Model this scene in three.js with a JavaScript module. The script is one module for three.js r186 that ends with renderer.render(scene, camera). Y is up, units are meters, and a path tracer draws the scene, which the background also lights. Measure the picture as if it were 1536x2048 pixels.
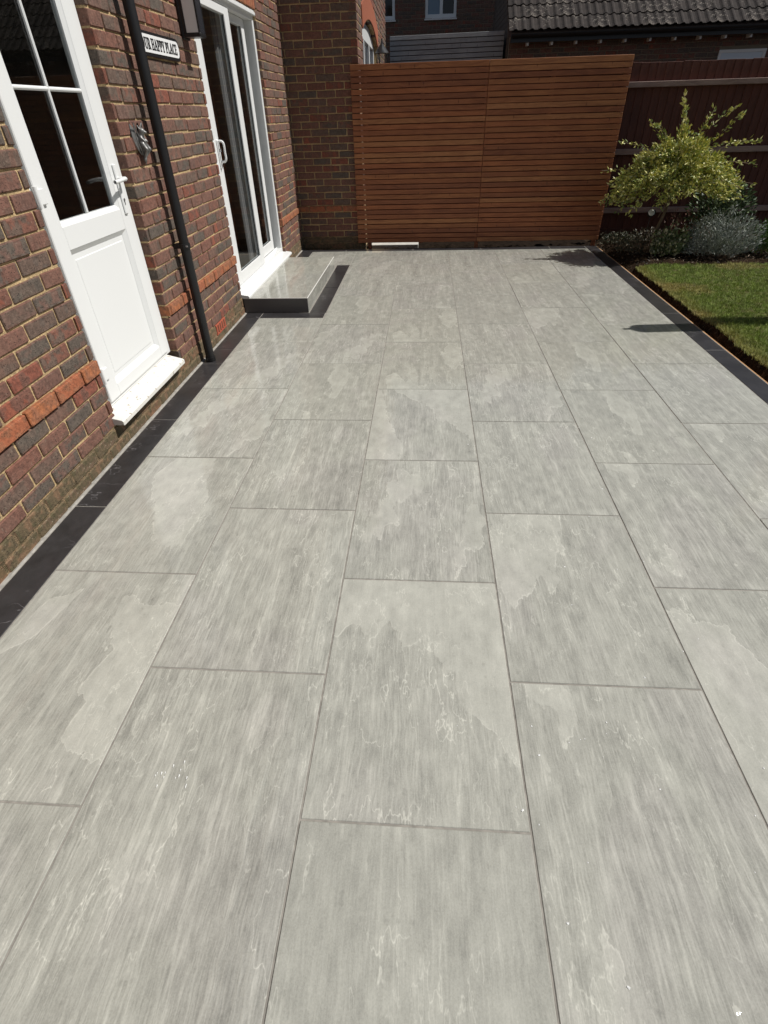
import * as THREE from 'three';
import { mergeGeometries, toCreasedNormals } from 'three/addons/utils/BufferGeometryUtils.js';
import { MarchingCubes } from 'three/addons/objects/MarchingCubes.js';
import { FontLoader } from 'three/addons/loaders/FontLoader.js';
import { TextGeometry } from 'three/addons/geometries/TextGeometry.js';

// ───────────────────────── camera, sky, sun, exposure ─────────────────────────
const scene = new THREE.Scene();
const camera = new THREE.PerspectiveCamera(88.5, 0.75, 0.05, 400);
camera.position.set(1.5102, 1.4867, 0.5965);
camera.rotation.set(-0.6506, 0.0842, -0.0308, 'YXZ');
camera.updateMatrixWorld(); camera.updateProjectionMatrix();

const renderer = new THREE.WebGLRenderer({ antialias: true });
renderer.setSize(768, 1024);
renderer.toneMapping = THREE.LinearToneMapping;
renderer.toneMappingExposure = 1.1;
renderer.shadowMap.enabled = true;

const sunDir = new THREE.Vector3(0.78, 1.0, -0.055).normalize();
{ // clear summer sky: pale at the horizon, deeper overhead, a soft bright region round the sun
  const w = 512, h = 256, d = new Float32Array(w * h * 4);
  for (let j = 0; j < h; j++) for (let i = 0; i < w; i++) {
    const el = ((j + 0.5) / h - 0.5) * Math.PI, az = ((i + 0.5) / w - 0.5) * 2 * Math.PI, cx = Math.cos(el) * Math.cos(az), cy = Math.sin(el), cz = Math.cos(el) * Math.sin(az);
    const t = Math.pow(1 - Math.max(0, cy), 3), c = Math.max(0, cx * sunDir.x + cy * sunDir.y + cz * sunDir.z), g = Math.pow(c, 8) * 0.5 + Math.pow(c, 60) * 1.2, k = (j * w + i) * 4, f = 0.62;
    d[k] = f * (0.155 + 0.20 * t + 0.20 * g); d[k + 1] = f * (0.205 + 0.20 * t + 0.19 * g); d[k + 2] = f * (0.295 + 0.16 * t + 0.17 * g); d[k + 3] = 1;
  }
  const t = new THREE.DataTexture(d, w, h, THREE.RGBAFormat, THREE.FloatType); t.mapping = THREE.EquirectangularReflectionMapping; t.magFilter = t.minFilter = THREE.LinearFilter; t.colorSpace = THREE.LinearSRGBColorSpace; t.needsUpdate = true;
  scene.background = t; scene.environment = t;
}

const sun = new THREE.DirectionalLight(new THREE.Color(1.0, 0.972, 0.925), 4.3);
sun.name = 'sun';
sun.position.copy(sunDir).multiplyScalar(30).add(new THREE.Vector3(1.8, 0, -4));
sun.target.position.set(1.8, 0, -4);
sun.castShadow = true; sun.shadow.mapSize.set(4096, 4096); sun.shadow.radius = 1;
Object.assign(sun.shadow.camera, { left: -14, right: 14, top: 14, bottom: -14, near: 1, far: 80 });
scene.add(sun, sun.target);

// ───────────────────────── helpers ─────────────────────────
let seedState = 12345;
const seed = s => { seedState = s >>> 0; };
function rnd() { seedState = (seedState + 0x6D2B79F5) >>> 0; let t = seedState; t = Math.imul(t ^ (t >>> 15), t | 1); t ^= t + Math.imul(t ^ (t >>> 7), t | 61); return ((t ^ (t >>> 14)) >>> 0) / 4294967296; }
const rr = (a, b) => a + (b - a) * rnd();
const pick = a => a[Math.floor(rnd() * a.length) % a.length];
const clamp = (x, a = 0, b = 1) => Math.min(b, Math.max(a, x));
const lerp = (a, b, t) => a + (b - a) * t;
const sstep = (a, b, x) => { const t = clamp((x - a) / (b - a)); return t * t * (3 - 2 * t); };
const V = (x, y, z) => new THREE.Vector3(x, y, z);
const C = (r, g, b) => new THREE.Color().setRGB(r, g, b);

const NT = new Float32Array(65536); { seed(77); for (let i = 0; i < 65536; i++) NT[i] = rnd(); }
function vn(x, y) {
  const xi = Math.floor(x), yi = Math.floor(y); let fx = x - xi, fy = y - yi;
  fx = fx * fx * (3 - 2 * fx); fy = fy * fy * (3 - 2 * fy);
  const a = ((yi & 255) << 8), b = (((yi + 1) & 255) << 8), c = xi & 255, d = (xi + 1) & 255;
  const p = NT[a | c], q = NT[a | d], r = NT[b | c], s = NT[b | d];
  const t = p + (q - p) * fx; return t + ((r + (s - r) * fx) - t) * fy;
}
function fbm(x, y, o = 4) { let s = 0, a = 0.5, n = 0; for (let i = 0; i < o; i++) { s += a * vn(x, y); n += a; x = x * 2.03 + 17.3; y = y * 2.01 + 9.7; a *= 0.5; } return s / n; }
const toS = new Uint8Array(4097); for (let i = 0; i <= 4096; i++) { const l = i / 4096; toS[i] = Math.round(255 * (l <= 0.0031308 ? l * 12.92 : 1.055 * Math.pow(l, 1 / 2.4) - 0.055)); }
const S8 = l => toS[Math.max(0, Math.min(4096, (l * 4096) | 0))];

// fn(u, v, out) writes out[0..2] = linear colour and out[3] = height 0..1
function makeTex(w, h, fn, repeat = true, wantBump = true) {
  const col = new Uint8Array(w * h * 4), bmp = wantBump ? new Uint8Array(w * h * 4) : null, o = [0, 0, 0, 0];
  for (let j = 0; j < h; j++) for (let i = 0; i < w; i++) {
    fn((i + 0.5) / w, (j + 0.5) / h, o, i, j);
    const k = (j * w + i) * 4;
    col[k] = S8(o[0]); col[k + 1] = S8(o[1]); col[k + 2] = S8(o[2]); col[k + 3] = 255;
    if (bmp) { const b = clamp(o[3]) * 255; bmp[k] = bmp[k + 1] = bmp[k + 2] = b; bmp[k + 3] = 255; }
  }
  const mk = (d, srgb) => { const t = new THREE.DataTexture(d, w, h, THREE.RGBAFormat); t.magFilter = THREE.LinearFilter; t.minFilter = THREE.LinearMipmapLinearFilter; t.generateMipmaps = true; t.wrapS = t.wrapT = repeat ? THREE.RepeatWrapping : THREE.ClampToEdgeWrapping; if (srgb) t.colorSpace = THREE.SRGBColorSpace; t.needsUpdate = true; return t; };
  return { map: mk(col, true), bumpMap: bmp ? mk(bmp, false) : null };
}
// tiling-free enough: noise textures are made periodic by mirrored wrap
function stdMat(tex, props, bumpScale) {
  const m = new (props.specularIntensity === undefined ? THREE.MeshStandardMaterial : THREE.MeshPhysicalMaterial)({ map: tex.map, ...props });
  if (tex.bumpMap && bumpScale) { m.bumpMap = tex.bumpMap; m.bumpScale = bumpScale; }
  return m;
}
const mirror = t => { for (const k of ['map', 'bumpMap']) if (t[k]) t[k].wrapS = t[k].wrapT = THREE.MirroredRepeatWrapping; return t; };
const plain = (r, g, b, rough = 0.6, extra = {}) => new THREE.MeshStandardMaterial({ color: C(r, g, b), roughness: rough, ...extra });

// chamfered box, 44 triangles, uv in metres (scaled and offset) by face
function cbox(w, h, d, c = 0.002, jit = 0, uvs = 1, uo = 0, vo = 0) {
  const H = [w / 2, h / 2, d / 2]; c = Math.min(c, H[0] * 0.9, H[1] * 0.9, H[2] * 0.9);
  const vert = {};
  const key = (s, a) => s.join() + '|' + a;
  const all = []; for (const x of [-1, 1]) for (const y of [-1, 1]) for (const z of [-1, 1]) all.push([x, y, z]);
  for (const s of all) { const j = jit ? [rr(-jit, jit), rr(-jit, jit), rr(-jit, jit) * 0.5] : [0, 0, 0]; for (let a = 0; a < 3; a++) vert[key(s, a)] = s.map((q, i) => q * (i === a ? H[i] : H[i] - c) + j[i]); }
  const pos = [], uv = [];
  const tri = (p, q, r) => {
    const e1 = [q[0] - p[0], q[1] - p[1], q[2] - p[2]], e2 = [r[0] - p[0], r[1] - p[1], r[2] - p[2]];
    const n = [e1[1] * e2[2] - e1[2] * e2[1], e1[2] * e2[0] - e1[0] * e2[2], e1[0] * e2[1] - e1[1] * e2[0]];
    const m = [(p[0] + q[0] + r[0]) / H[0], (p[1] + q[1] + r[1]) / H[1], (p[2] + q[2] + r[2]) / H[2]];
    if (n[0] * m[0] / H[0] + n[1] * m[1] / H[1] + n[2] * m[2] / H[2] < 0) { const t = q; q = r; r = t; }
    const ax = Math.abs(n[0]), ay = Math.abs(n[1]), az = Math.abs(n[2]);
    for (const v of [p, q, r]) { pos.push(...v); if (az >= ax && az >= ay) uv.push(v[0] * uvs + uo, v[1] * uvs + vo); else if (ax >= ay) uv.push(v[2] * uvs + uo, v[1] * uvs + vo); else uv.push(v[0] * uvs + uo, v[2] * uvs + vo); }
  };
  const quad = (a, b, q, d2) => { tri(a, b, q); tri(a, q, d2); };
  for (let a = 0; a < 3; a++) for (const s of [-1, 1]) {
    const b = (a + 1) % 3, e = (a + 2) % 3, P = (sb, se) => { const t = [0, 0, 0]; t[a] = s; t[b] = sb; t[e] = se; return vert[key(t, a)]; };
    quad(P(-1, -1), P(1, -1), P(1, 1), P(-1, 1));
  }
  for (let e = 0; e < 3; e++) { const a = (e + 1) % 3, b = (e + 2) % 3; for (const sa of [-1, 1]) for (const sb of [-1, 1]) { const P = (se, f) => { const t = [0, 0, 0]; t[a] = sa; t[b] = sb; t[e] = se; return vert[key(t, f)]; }; quad(P(-1, a), P(1, a), P(1, b), P(-1, b)); } }
  for (const s of all) tri(vert[key(s, 0)], vert[key(s, 1)], vert[key(s, 2)]);
  const g = new THREE.BufferGeometry();
  g.setAttribute('position', new THREE.Float32BufferAttribute(pos, 3)); g.setAttribute('uv', new THREE.Float32BufferAttribute(uv, 2)); g.computeVertexNormals();
  return g;
}
// box given by its two corners
function span(x0, x1, y0, y1, z0, z1, c = 0.002, uvs = 1) { return cbox(Math.abs(x1 - x0), Math.abs(y1 - y0), Math.abs(z1 - z0), c, 0, uvs, rnd() * 3, rnd() * 3).translate((x0 + x1) / 2, (y0 + y1) / 2, (z0 + z1) / 2); }
function mesh(name, geo, mat, parent, label) {
  const g = Array.isArray(geo) ? merge(geo) : geo;
  const m = new THREE.Mesh(g, mat); m.name = name; m.castShadow = m.receiveShadow = true; if (label) m.userData.label = label;
  (parent || scene).add(m); return m;
}
function merge(list) {
  const l = list.map(g => { let q = g.index ? g.toNonIndexed() : g; for (const k of Object.keys(q.attributes)) if (!['position', 'normal', 'uv', 'color'].includes(k)) q.deleteAttribute(k); return q; });
  return mergeGeometries(l, false);
}
const used = {};
const numbered = n => { used[n] = (used[n] || 0) + 1; return used[n] === 1 ? n : n + '_' + String(used[n] - 1).padStart(3, '0'); };
function thing(name, label, category, [x, y, z] = [0, 0, 0], group) { const o = new THREE.Group(); o.name = numbered(name); o.position.set(x, y, z); o.userData = { label, category }; if (group) o.userData.group = group; scene.add(o); return o; }
function structure(o, label, category) { o.userData = { ...o.userData, kind: 'structure', label, category }; return o; }
function tube(pts, r, seg = 12, rad = 8, closed = false) { return new THREE.TubeGeometry(new THREE.CatmullRomCurve3(pts, closed, 'centripetal'), seg, r, rad, closed); }

// ───────────────────────── materials ─────────────────────────
// porcelain slab prints: streaks along the length, cleft patches with a pale rim
function distTo(poly, x, y) { // signed: positive inside
  let inside = false, d = 1e9;
  for (let i = 0, j = poly.length - 1; i < poly.length; j = i++) {
    const [xi, yi] = poly[i], [xj, yj] = poly[j];
    if ((yi > y) !== (yj > y) && x < (xj - xi) * (y - yi) / (yj - yi) + xi) inside = !inside;
    const ex = xj - xi, ey = (yj - yi) * 1.5, px = x - xi, py = (y - yi) * 1.5, t = clamp((px * ex + py * ey) / (ex * ex + ey * ey + 1e-9));
    d = Math.min(d, Math.hypot(px - ex * t, py - ey * t));
  }
  return inside ? d : -d;
}
function slabTex(sd, o = {}) {
  const { polys = null, patch = 0.5, dir = 0.05, streak = 1, warm = 0, tone = 1, dirt = 0.5 } = o;
  const X = sd * 13.71, Y = sd * 7.37;
  return makeTex(600, 900, (u, v, out) => {
    const x = u * 0.6, y = v * 0.9;               // metres
    const wx = x + (fbm(x * 7 + X, y * 3 + Y, 3) - 0.5) * 0.022 + (vn(x * 60 + Y, y * 26 + X) - 0.5) * 0.004 + y * dir * 0.35;
    const s0 = fbm(wx * 14 + X, y * 1.6 + Y, 3), s1 = fbm(wx * 48 + X, y * 4.5 + Y, 4), s2 = fbm(wx * 200 + X, y * 12 + Y, 4), s3 = fbm(wx * 420 + X, y * 34 + Y, 2);
    const gr = vn(x * 980 + X, y * 980), g2 = vn(x * 430 + Y, y * 340 + X), blot = fbm(x * 30 + Y * 2, y * 18 + X, 4);
    let f;
    const wob = (fbm(x * 22 + X, y * 14 + Y, 5) - 0.5) * 0.13 + (fbm(x * 110 + Y, y * 50 + X, 3) - 0.5) * 0.045;
    if (polys) { f = -1; for (const p of polys) f = Math.max(f, distTo(p, u + wob * 0.42, v + wob * 0.7)); f = f * 1.2; }
    else f = fbm(x * 4.2 + X * 1.7, y * 1.3 + Y * 1.3, 4) - patch - 0.05 + wob * 0.8;
    const inP = sstep(-0.003, 0.005, f), rim = Math.exp(-Math.pow((f - 0.003) / 0.005, 2)) * sstep(0.4, 0.62, fbm(x * 12 + Y, y * 8 + X, 2));
    // thin wandering pale lines along the grain
    const q1 = fbm(wx * 17 + X * 2, y * 5 + Y, 5), ln = Math.exp(-Math.pow((q1 - 0.5) / 0.006, 2)) * sstep(0.47, 0.66, fbm(x * 6 + Y, y * 3.4 + X, 3));
    const q2 = fbm(wx * 44 + Y, y * 10 + X, 4), ln2 = Math.exp(-Math.pow((q2 - 0.52) / 0.012, 2)) * sstep(0.46, 0.66, fbm(x * 8 + X, y * 4 + Y * 2, 2));
    let L = 0.350 + streak * (1 - 0.6 * inP) * ((s0 - 0.5) * 0.085 + (s1 - 0.5) * 0.06 + (s2 - 0.5) * 0.085 + (s3 - 0.5) * 0.085) + (gr - 0.5) * 0.05 + (g2 - 0.5) * 0.05 + (blot - 0.5) * 0.125;
    const light = sstep(0.57, 0.68, s2 * 0.5 + s1 * 0.5); L += light * 0.03 * (1 - inP) * streak;
    L += inP * (0.064 + (fbm(x * 14 + X, y * 9 + Y, 3) - 0.5) * 0.07) + rim * 0.095 + ln * 0.17 * (1 - inP * 0.4) + ln2 * 0.11;
    const sp = fbm(x * 60 + X, y * 40 + Y, 2); if (sp > 0.78) L -= (sp - 0.78) * 0.6 * dirt;
    const pk = sstep(0.54, 0.74, fbm(x * 4 + Y * 3, y * 2.4 + X * 3, 3)) * (1 + warm);
    L *= tone;
    out[0] = L * (1.0 + 0.006 * pk); out[1] = L * (0.987 - 0.005 * pk); out[2] = L * (0.865 + 0.008 * pk - 0.012 * warm);
    out[3] = 0.35 + 0.3 * inP + (1 - inP) * ((s2 - 0.5) * 0.10 + (s1 - 0.5) * 0.45 + (s0 - 0.5) * 0.8) + (g2 - 0.5) * 0.02 + (blot - 0.5) * 0.22;
  }, false);
}
const slabOpts = [
  // A: pale upper part with jagged lower edge
  { polys: [[[-0.1, 0.69], [0.05, 0.70], [0.09, 0.75], [0.15, 0.745], [0.21, 0.65], [0.26, 0.69], [0.32, 0.76], [0.37, 0.71], [0.41, 0.635], [0.49, 0.67], [0.56, 0.70], [0.63, 0.58], [0.7, 0.52], [0.77, 0.4], [0.88, 0.28], [0.91, 0.26], [0.98, 0.18], [1.1, 0.1], [1.1, 1.1], [-0.1, 1.1]]], dir: 0.02 },
  // B: pale right side band
  { polys: [[[0.60, 0.86], [0.98, 0.80], [1.1, 0.8], [1.1, 0.10], [0.97, 0.12], [0.72, 0.2], [0.74, 0.33], [0.66, 0.4], [0.72, 0.55], [0.6, 0.7]], [[0.02, 0.5], [0.2, 0.62], [0.3, 0.9], [0.1, 0.8]]], dir: -0.05 },
  // C: dark wing across a pale slab
  { polys: [[[0.2, 0.96], [0.43, 0.83], [0.59, 0.67], [0.68, 0.52], [0.8, 0.45], [0.94, 0.31], [0.99, 0.07], [1.1, 0], [1.1, 1.1], [0.2, 1.1]], [[-0.1, 1.1], [0.03, 0.98], [0.11, 0.8], [0.19, 0.44], [0.33, 0.2], [0.32, -0.1], [-0.1, -0.1]]], dir: 0.08 },
  // D: pale tongue down the middle
  { polys: [[[0.35, 1.1], [0.62, 1.1], [0.69, 0.76], [0.82, 0.5], [0.78, 0.16], [0.6, 0.2], [0.48, 0.3], [0.3, 0.62], [0.2, 0.8]]], dir: -0.02 },
  // E: pale near-left corner
  { polys: [[[-0.1, 0.87], [0.1, 0.87], [0.14, 0.82], [0.21, 0.79], [0.3, 0.79], [0.34, 0.70], [0.44, 0.55], [0.6, 0.42], [0.72, 0.2], [0.7, -0.1], [-0.1, -0.1]]], dir: 0.06 },
  { patch: 0.70, dir: 0.0, streak: 1.2 }, { patch: 0.58, dir: 0.05 }, { patch: 0.66, dir: 0.06, streak: 1.1 }, { patch: 0.54, dir: -0.03, streak: 0.8, warm: 0.6 },
  { patch: 0.64, dir: 0.03, streak: 1.3 }, { patch: 0.68, dir: 0.07 }, { patch: 0.56, dir: 0.02, streak: 0.7, warm: 1 }, { patch: 0.62, dir: -0.04, streak: 1.15 }, { patch: 0.9, dir: 0.03, streak: 0.62 },
];
const slabMats = slabOpts.map((o, i) => stdMat(slabTex(i + 1, o), { roughness: 0.09 }, 0.0009));
const slateTex = mirror(makeTex(512, 512, (u, v, o) => {
  const x = u * 0.9, y = v * 0.9, a = fbm(x * 8, y * 8, 4), b = fbm(x * 40, y * 30, 3), q = fbm(x * 5 + 9, y * 11 + 4, 4);
  const vein = Math.exp(-Math.pow((q - 0.5) / 0.005, 2)) * sstep(0.44, 0.64, fbm(x * 6 + 3, y * 6 + 8, 2));
  const L = 0.030 + (a - 0.5) * 0.022 + (b - 0.5) * 0.012 + vein * 0.10;
  o[0] = L * 1.06; o[1] = L; o[2] = L * 1.04; o[3] = 0.5 + (b - 0.5) + (a - 0.5) * 0.6;
}));
const M = {};
M.slate = stdMat(slateTex, { roughness: 0.32 }, 0.0007);
M.riser = plain(0.105, 0.098, 0.094, 0.45);
M.grout = stdMat(mirror(makeTex(256, 256, (u, v, o) => { const a = fbm(u * 60, v * 60, 3); const L = 0.235 + (a - 0.5) * 0.16; o[0] = L * 1.08; o[1] = L; o[2] = L * 0.88; o[3] = a; })), { roughness: 0.95 }, 0.0008);
M.fillet = stdMat(mirror(makeTex(256, 256, (u, v, o) => { const a = fbm(u * 50, v * 50, 3); const L = 0.30 + (a - 0.5) * 0.25; o[0] = L; o[1] = L * 0.94; o[2] = L * 0.84; o[3] = a; })), { roughness: 0.95 }, 0.002);
M.mortar = stdMat(mirror(makeTex(512, 512, (u, v, o) => { const a = fbm(u * 14, v * 14, 4), b = vn(u * 230, v * 230), c2 = vn(u * 110 + 7, v * 110); const L = 0.86 + (a - 0.5) * 0.5 + (b - 0.5) * 0.42 + (c2 - 0.5) * 0.25; o[0] = 0.52 * L; o[1] = 0.372 * L; o[2] = 0.195 * L; o[3] = 0.5 + (b - 0.5) * 0.8 + (c2 - 0.5) * 0.5; })), { roughness: 0.98 }, 0.003);
M.mortarDirty = stdMat(mirror(makeTex(512, 512, (u, v, o) => { const a = fbm(u * 9, v * 9, 4), b = vn(u * 190, v * 190), m = sstep(0.45, 0.62, fbm(u * 16 + 3, v * 16, 4)); const L = 0.8 + (a - 0.5) * 0.7 + (b - 0.5) * 0.5; o[0] = lerp(0.30, 0.15, m) * L; o[1] = lerp(0.205, 0.11, m) * L; o[2] = lerp(0.115, 0.055, m) * L; o[3] = 0.5 + (b - 0.5); })), { roughness: 1 }, 0.004);
M.white = plain(0.76, 0.765, 0.755, 0.28);
M.whiteSill = stdMat(mirror(makeTex(512, 512, (u, v, o) => { const a = fbm(u * 10, v * 10, 4), s = sstep(0.74, 0.80, fbm(u * 55, v * 55, 3)); const L = 0.72 + (a - 0.5) * 0.1; o[0] = lerp(L, 0.20, s * 0.7); o[1] = lerp(L * 0.97, 0.14, s * 0.7); o[2] = lerp(L * 0.90, 0.08, s * 0.7); o[3] = 0.5 - s * 0.3; })), { roughness: 0.4 }, 0.0006);
M.gasket = plain(0.012, 0.012, 0.013, 0.6);
M.steel = plain(0.45, 0.45, 0.46, 0.35, { metalness: 0.9 });
M.glass = new THREE.MeshPhysicalMaterial({ color: C(0.86, 0.90, 0.90), roughness: 0.0, transmission: 1, thickness: 0, ior: 1.5 });
M.blackPlastic = plain(0.012, 0.0115, 0.012, 0.42);
M.blackPaint = plain(0.014, 0.014, 0.015, 0.35);
M.pewter = stdMat(mirror(makeTex(256, 256, (u, v, o) => { const a = fbm(u * 30, v * 30, 3); const L = 0.20 + (a - 0.5) * 0.26; o[0] = L; o[1] = L * 0.98; o[2] = L * 0.95; o[3] = a; })), { roughness: 0.42, metalness: 0.35 });

// brick atlas: 4 x 12 cells, one brick face in each
const ATW = 4, ATH = 12;
const tones = [[0.160, 0.084, 0.062], [0.148, 0.086, 0.062], [0.132, 0.090, 0.068], [0.190, 0.080, 0.054], [0.112, 0.086, 0.070], [0.158, 0.090, 0.068], [0.142, 0.076, 0.058], [0.178, 0.090, 0.064]];
const cells = []; seed(501);
for (let k = 0; k < ATW * ATH; k++) {
  const row = Math.floor(k / ATW); let a = pick(tones), b = pick([[0.108, 0.084, 0.066], [0.175, 0.084, 0.060], [0.135, 0.088, 0.066]]), kind = 'n';
  if (row === 9) { kind = 'o'; a = pick([[0.36, 0.125, 0.05], [0.33, 0.105, 0.048], [0.31, 0.115, 0.055]]); b = [0.28, 0.11, 0.055]; }
  if (row === 10) { kind = 'm'; a = pick([[0.19, 0.115, 0.065], [0.16, 0.105, 0.065], [0.20, 0.11, 0.06]]); b = [0.13, 0.095, 0.052]; }
  if (row === 11) { kind = 'r'; a = pick([[0.25, 0.078, 0.045], [0.22, 0.072, 0.045], [0.28, 0.092, 0.05]]); b = [0.17, 0.075, 0.052]; }
  cells.push({ a, b, kind, o1: rr(0, 200), o2: rr(0, 200), thr: rr(0.40, 0.6), flash: rnd() });
}
const brickTex = makeTex(1024, 1020, (u, v, o) => {
  const ci = Math.min(ATW - 1, Math.floor(u * ATW)), cj = Math.min(ATH - 1, Math.floor(v * ATH)), c = cells[cj * ATW + ci];
  const s = u * ATW - ci, t = v * ATH - cj, x = s * 0.215, y = t * 0.065;
  const n1 = fbm(x * 22 + c.o1, y * 26 + c.o2, 4), n2 = fbm(x * 90 + c.o2, y * 70 + c.o1, 3), n3 = vn(x * 420 + c.o1, y * 420 + c.o2);
  const edge = Math.min(s * 0.215, (1 - s) * 0.215, t * 0.065, (1 - t) * 0.065);
  let m = sstep(c.thr - 0.08, c.thr + 0.1, n1);
  if (c.kind === 'n' && c.flash > 0.35) m = clamp(m * 0.7 + sstep(0.004, 0.016, edge + (n2 - 0.5) * 0.012) * 0.4);
  const crease = sstep(0.62, 0.72, fbm(x * 60 + c.o2, y * 260 + c.o1, 3)) * 0.22;
  let L = 0.95 + (n2 - 0.5) * 0.75 + (n3 - 0.5) * 0.3 - crease * 0.5;
  const pit = sstep(0.80, 0.90, vn(x * 260 + c.o2, y * 260)) * sstep(0.35, 0.6, n1); L *= 1 - 0.6 * pit;
  const chip = sstep(0.90, 0.95, vn(x * 120 + c.o1 * 2, y * 120 + 5)) * (c.kind === 'm' ? 1.4 : 0.5);
  let redRim = c.kind === 'n' ? (1 - sstep(0.003, 0.009, edge + (n2 - 0.5) * 0.008)) * 0.55 : 0;
  for (let i = 0; i < 3; i++) { let q = lerp(c.a[i], c.b[i], m); q = lerp(q, [0.19, 0.075, 0.05][i], redRim); q *= L; o[i] = lerp(q, [0.34, 0.30, 0.22][i], clamp(chip * 0.55)); }
  if (c.kind === 'm') { const moss = sstep(0.5, 0.66, fbm(x * 40 + c.o2, y * 40 + c.o1, 4)); o[0] = lerp(o[0], 0.075, moss * 0.45); o[1] = lerp(o[1], 0.070, moss * 0.45); o[2] = lerp(o[2], 0.03, moss * 0.45); }
  o[3] = 0.55 + (n2 - 0.5) * 0.8 + (n1 - 0.5) * 0.4 - pit * 0.4 - crease * 0.6;
}, false);
M.brick = stdMat(brickTex, { roughness: 0.88 }, 0.0035);
const BL = 0.2135, BH = 0.0645, BD = 0.092;
const brickGeos = []; seed(909);
for (let k = 0; k < ATW * ATH; k++) {
  const g = cbox(BL, BH, BD, 0.0042, 0.0022), p = g.attributes.position, n = g.attributes.normal, uv = g.attributes.uv, ci = k % ATW, cj = Math.floor(k / ATW);
  for (let i = 0; i < p.count; i++) {
    const fx = clamp(p.getX(i) / BL + 0.5), fy = clamp(p.getY(i) / BH + 0.5), fz = clamp(p.getZ(i) / BD + 0.5), ax = Math.abs(n.getX(i)), ay = Math.abs(n.getY(i)), az = Math.abs(n.getZ(i));
    let s = fx, t = fy; if (ax > ay && ax > az) s = fz * 0.4; else if (ay > az) t = fz;
    uv.setXY(i, (ci + 0.03 + 0.94 * s) / ATW, (cj + 0.04 + 0.92 * t) / ATH);
  }
  brickGeos.push(g);
}
const cellsOf = k => cells.map((c, i) => c.kind === k ? i : -1).filter(i => i >= 0);
const CELL = { n: cellsOf('n'), o: cellsOf('o'), m: cellsOf('m'), r: cellsOf('r') };

// timber
function woodTex(base, dark, knots, along = 'u') {
  return mirror(makeTex(1024, 256, (u, v, o) => {
    let x = u * 2.0, y = v * 0.5; // metres
    const w = y + (fbm(x * 1.4, y * 6, 3) - 0.5) * 0.06, g = fbm(w * 130, x * 2.2, 4), f = vn(w * 700, x * 9), bl = fbm(x * 2.5 + 4, y * 5, 3);
    let k = 0; if (knots) { const cx = Math.floor(x * 3), cy = Math.floor(y * 9), hx = NT[(cx * 31 + cy * 57) & 65535], hy = NT[(cx * 77 + cy * 13 + 99) & 65535]; if (hx > 0.66) { const dx = (x * 3 - cx - 0.5) / 3, dy = (y * 9 - cy - 0.3 - hy * 0.4) / 9; k = Math.exp(-(dx * dx / 0.00012 + dy * dy / 0.00007)); } }
    const m = clamp(0.25 + (g - 0.5) * 1.3 + (bl - 0.5) * 0.8), L = 1 + (f - 0.5) * 0.25;
    for (let i = 0; i < 3; i++) o[i] = lerp(lerp(base[i], dark[i], m), dark[i] * 0.35, k * 0.8) * L;
    o[3] = 0.5 + (g - 0.5) * 0.8 + (f - 0.5) * 0.3;
  }));
}
M.cedar = [[0.35, 0.128, 0.044], [0.31, 0.105, 0.038], [0.40, 0.162, 0.060], [0.27, 0.090, 0.034], [0.36, 0.120, 0.042]].map((b, i) => { const t = woodTex(b, [b[0] * 0.6, b[1] * 0.52, b[2] * 0.5], true); return stdMat(t, { roughness: 0.62 }, 0.0008); });
M.fenceWood = stdMat(woodTex([0.115, 0.038, 0.024], [0.07, 0.024, 0.016], false), { roughness: 0.8 }, 0.001);
M.railWood = stdMat(woodTex([0.36, 0.25, 0.21], [0.22, 0.14, 0.115], true), { roughness: 0.85 }, 0.001);
M.greyWood = stdMat(woodTex([0.34, 0.345, 0.35], [0.23, 0.235, 0.24], true), { roughness: 0.85 }, 0.001);
M.brownBoard = stdMat(woodTex([0.11, 0.085, 0.068], [0.07, 0.055, 0.045], false), { roughness: 0.85 }, 0.001);
M.edging = stdMat(woodTex([0.50, 0.27, 0.11], [0.34, 0.17, 0.065], false), { roughness: 0.8 }, 0.0006);
M.bark = stdMat(woodTex([0.20, 0.14, 0.09], [0.10, 0.07, 0.045], false), { roughness: 0.95 }, 0.003);
M.soil = stdMat(mirror(makeTex(512, 512, (u, v, o) => { const a = fbm(u * 18, v * 18, 5), b = vn(u * 160, v * 160), c2 = sstep(0.74, 0.82, vn(u * 90 + 3, v * 90)); const L = 0.8 + (a - 0.5) * 1.1 + (b - 0.5) * 0.6; o[0] = 0.040 * L + c2 * 0.05; o[1] = 0.025 * L + c2 * 0.036; o[2] = 0.015 * L + c2 * 0.024; o[3] = 0.5 + (a - 0.5) + (b - 0.5) * 0.6; })), { roughness: 1, specularIntensity: 0.1 }, 0.02);
M.shadeSoil = stdMat(mirror(makeTex(256, 256, (u, v, o) => { const a = fbm(u * 18, v * 18, 4), b = vn(u * 110, v * 110), L = 0.8 + (a - 0.5) * 1.1 + (b - 0.5) * 0.6; o[0] = 0.018 * L; o[1] = 0.012 * L; o[2] = 0.008 * L; o[3] = a; })), { roughness: 1, specularIntensity: 0.1 }, 0.01);  // near-black soil: shade below and behind the screen put into the colour
M.turf = stdMat(mirror(makeTex(512, 512, (u, v, o) => { const a = fbm(u * 12, v * 12, 4), b = vn(u * 200, v * 200); const m = sstep(0.4, 0.66, a), L = 0.8 + (b - 0.5) * 0.8; o[0] = lerp(0.11, 0.16, m) * L; o[1] = lerp(0.125, 0.13, m) * L; o[2] = lerp(0.028, 0.045, m) * L; o[3] = b; })), { roughness: 1 }, 0.01);
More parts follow.
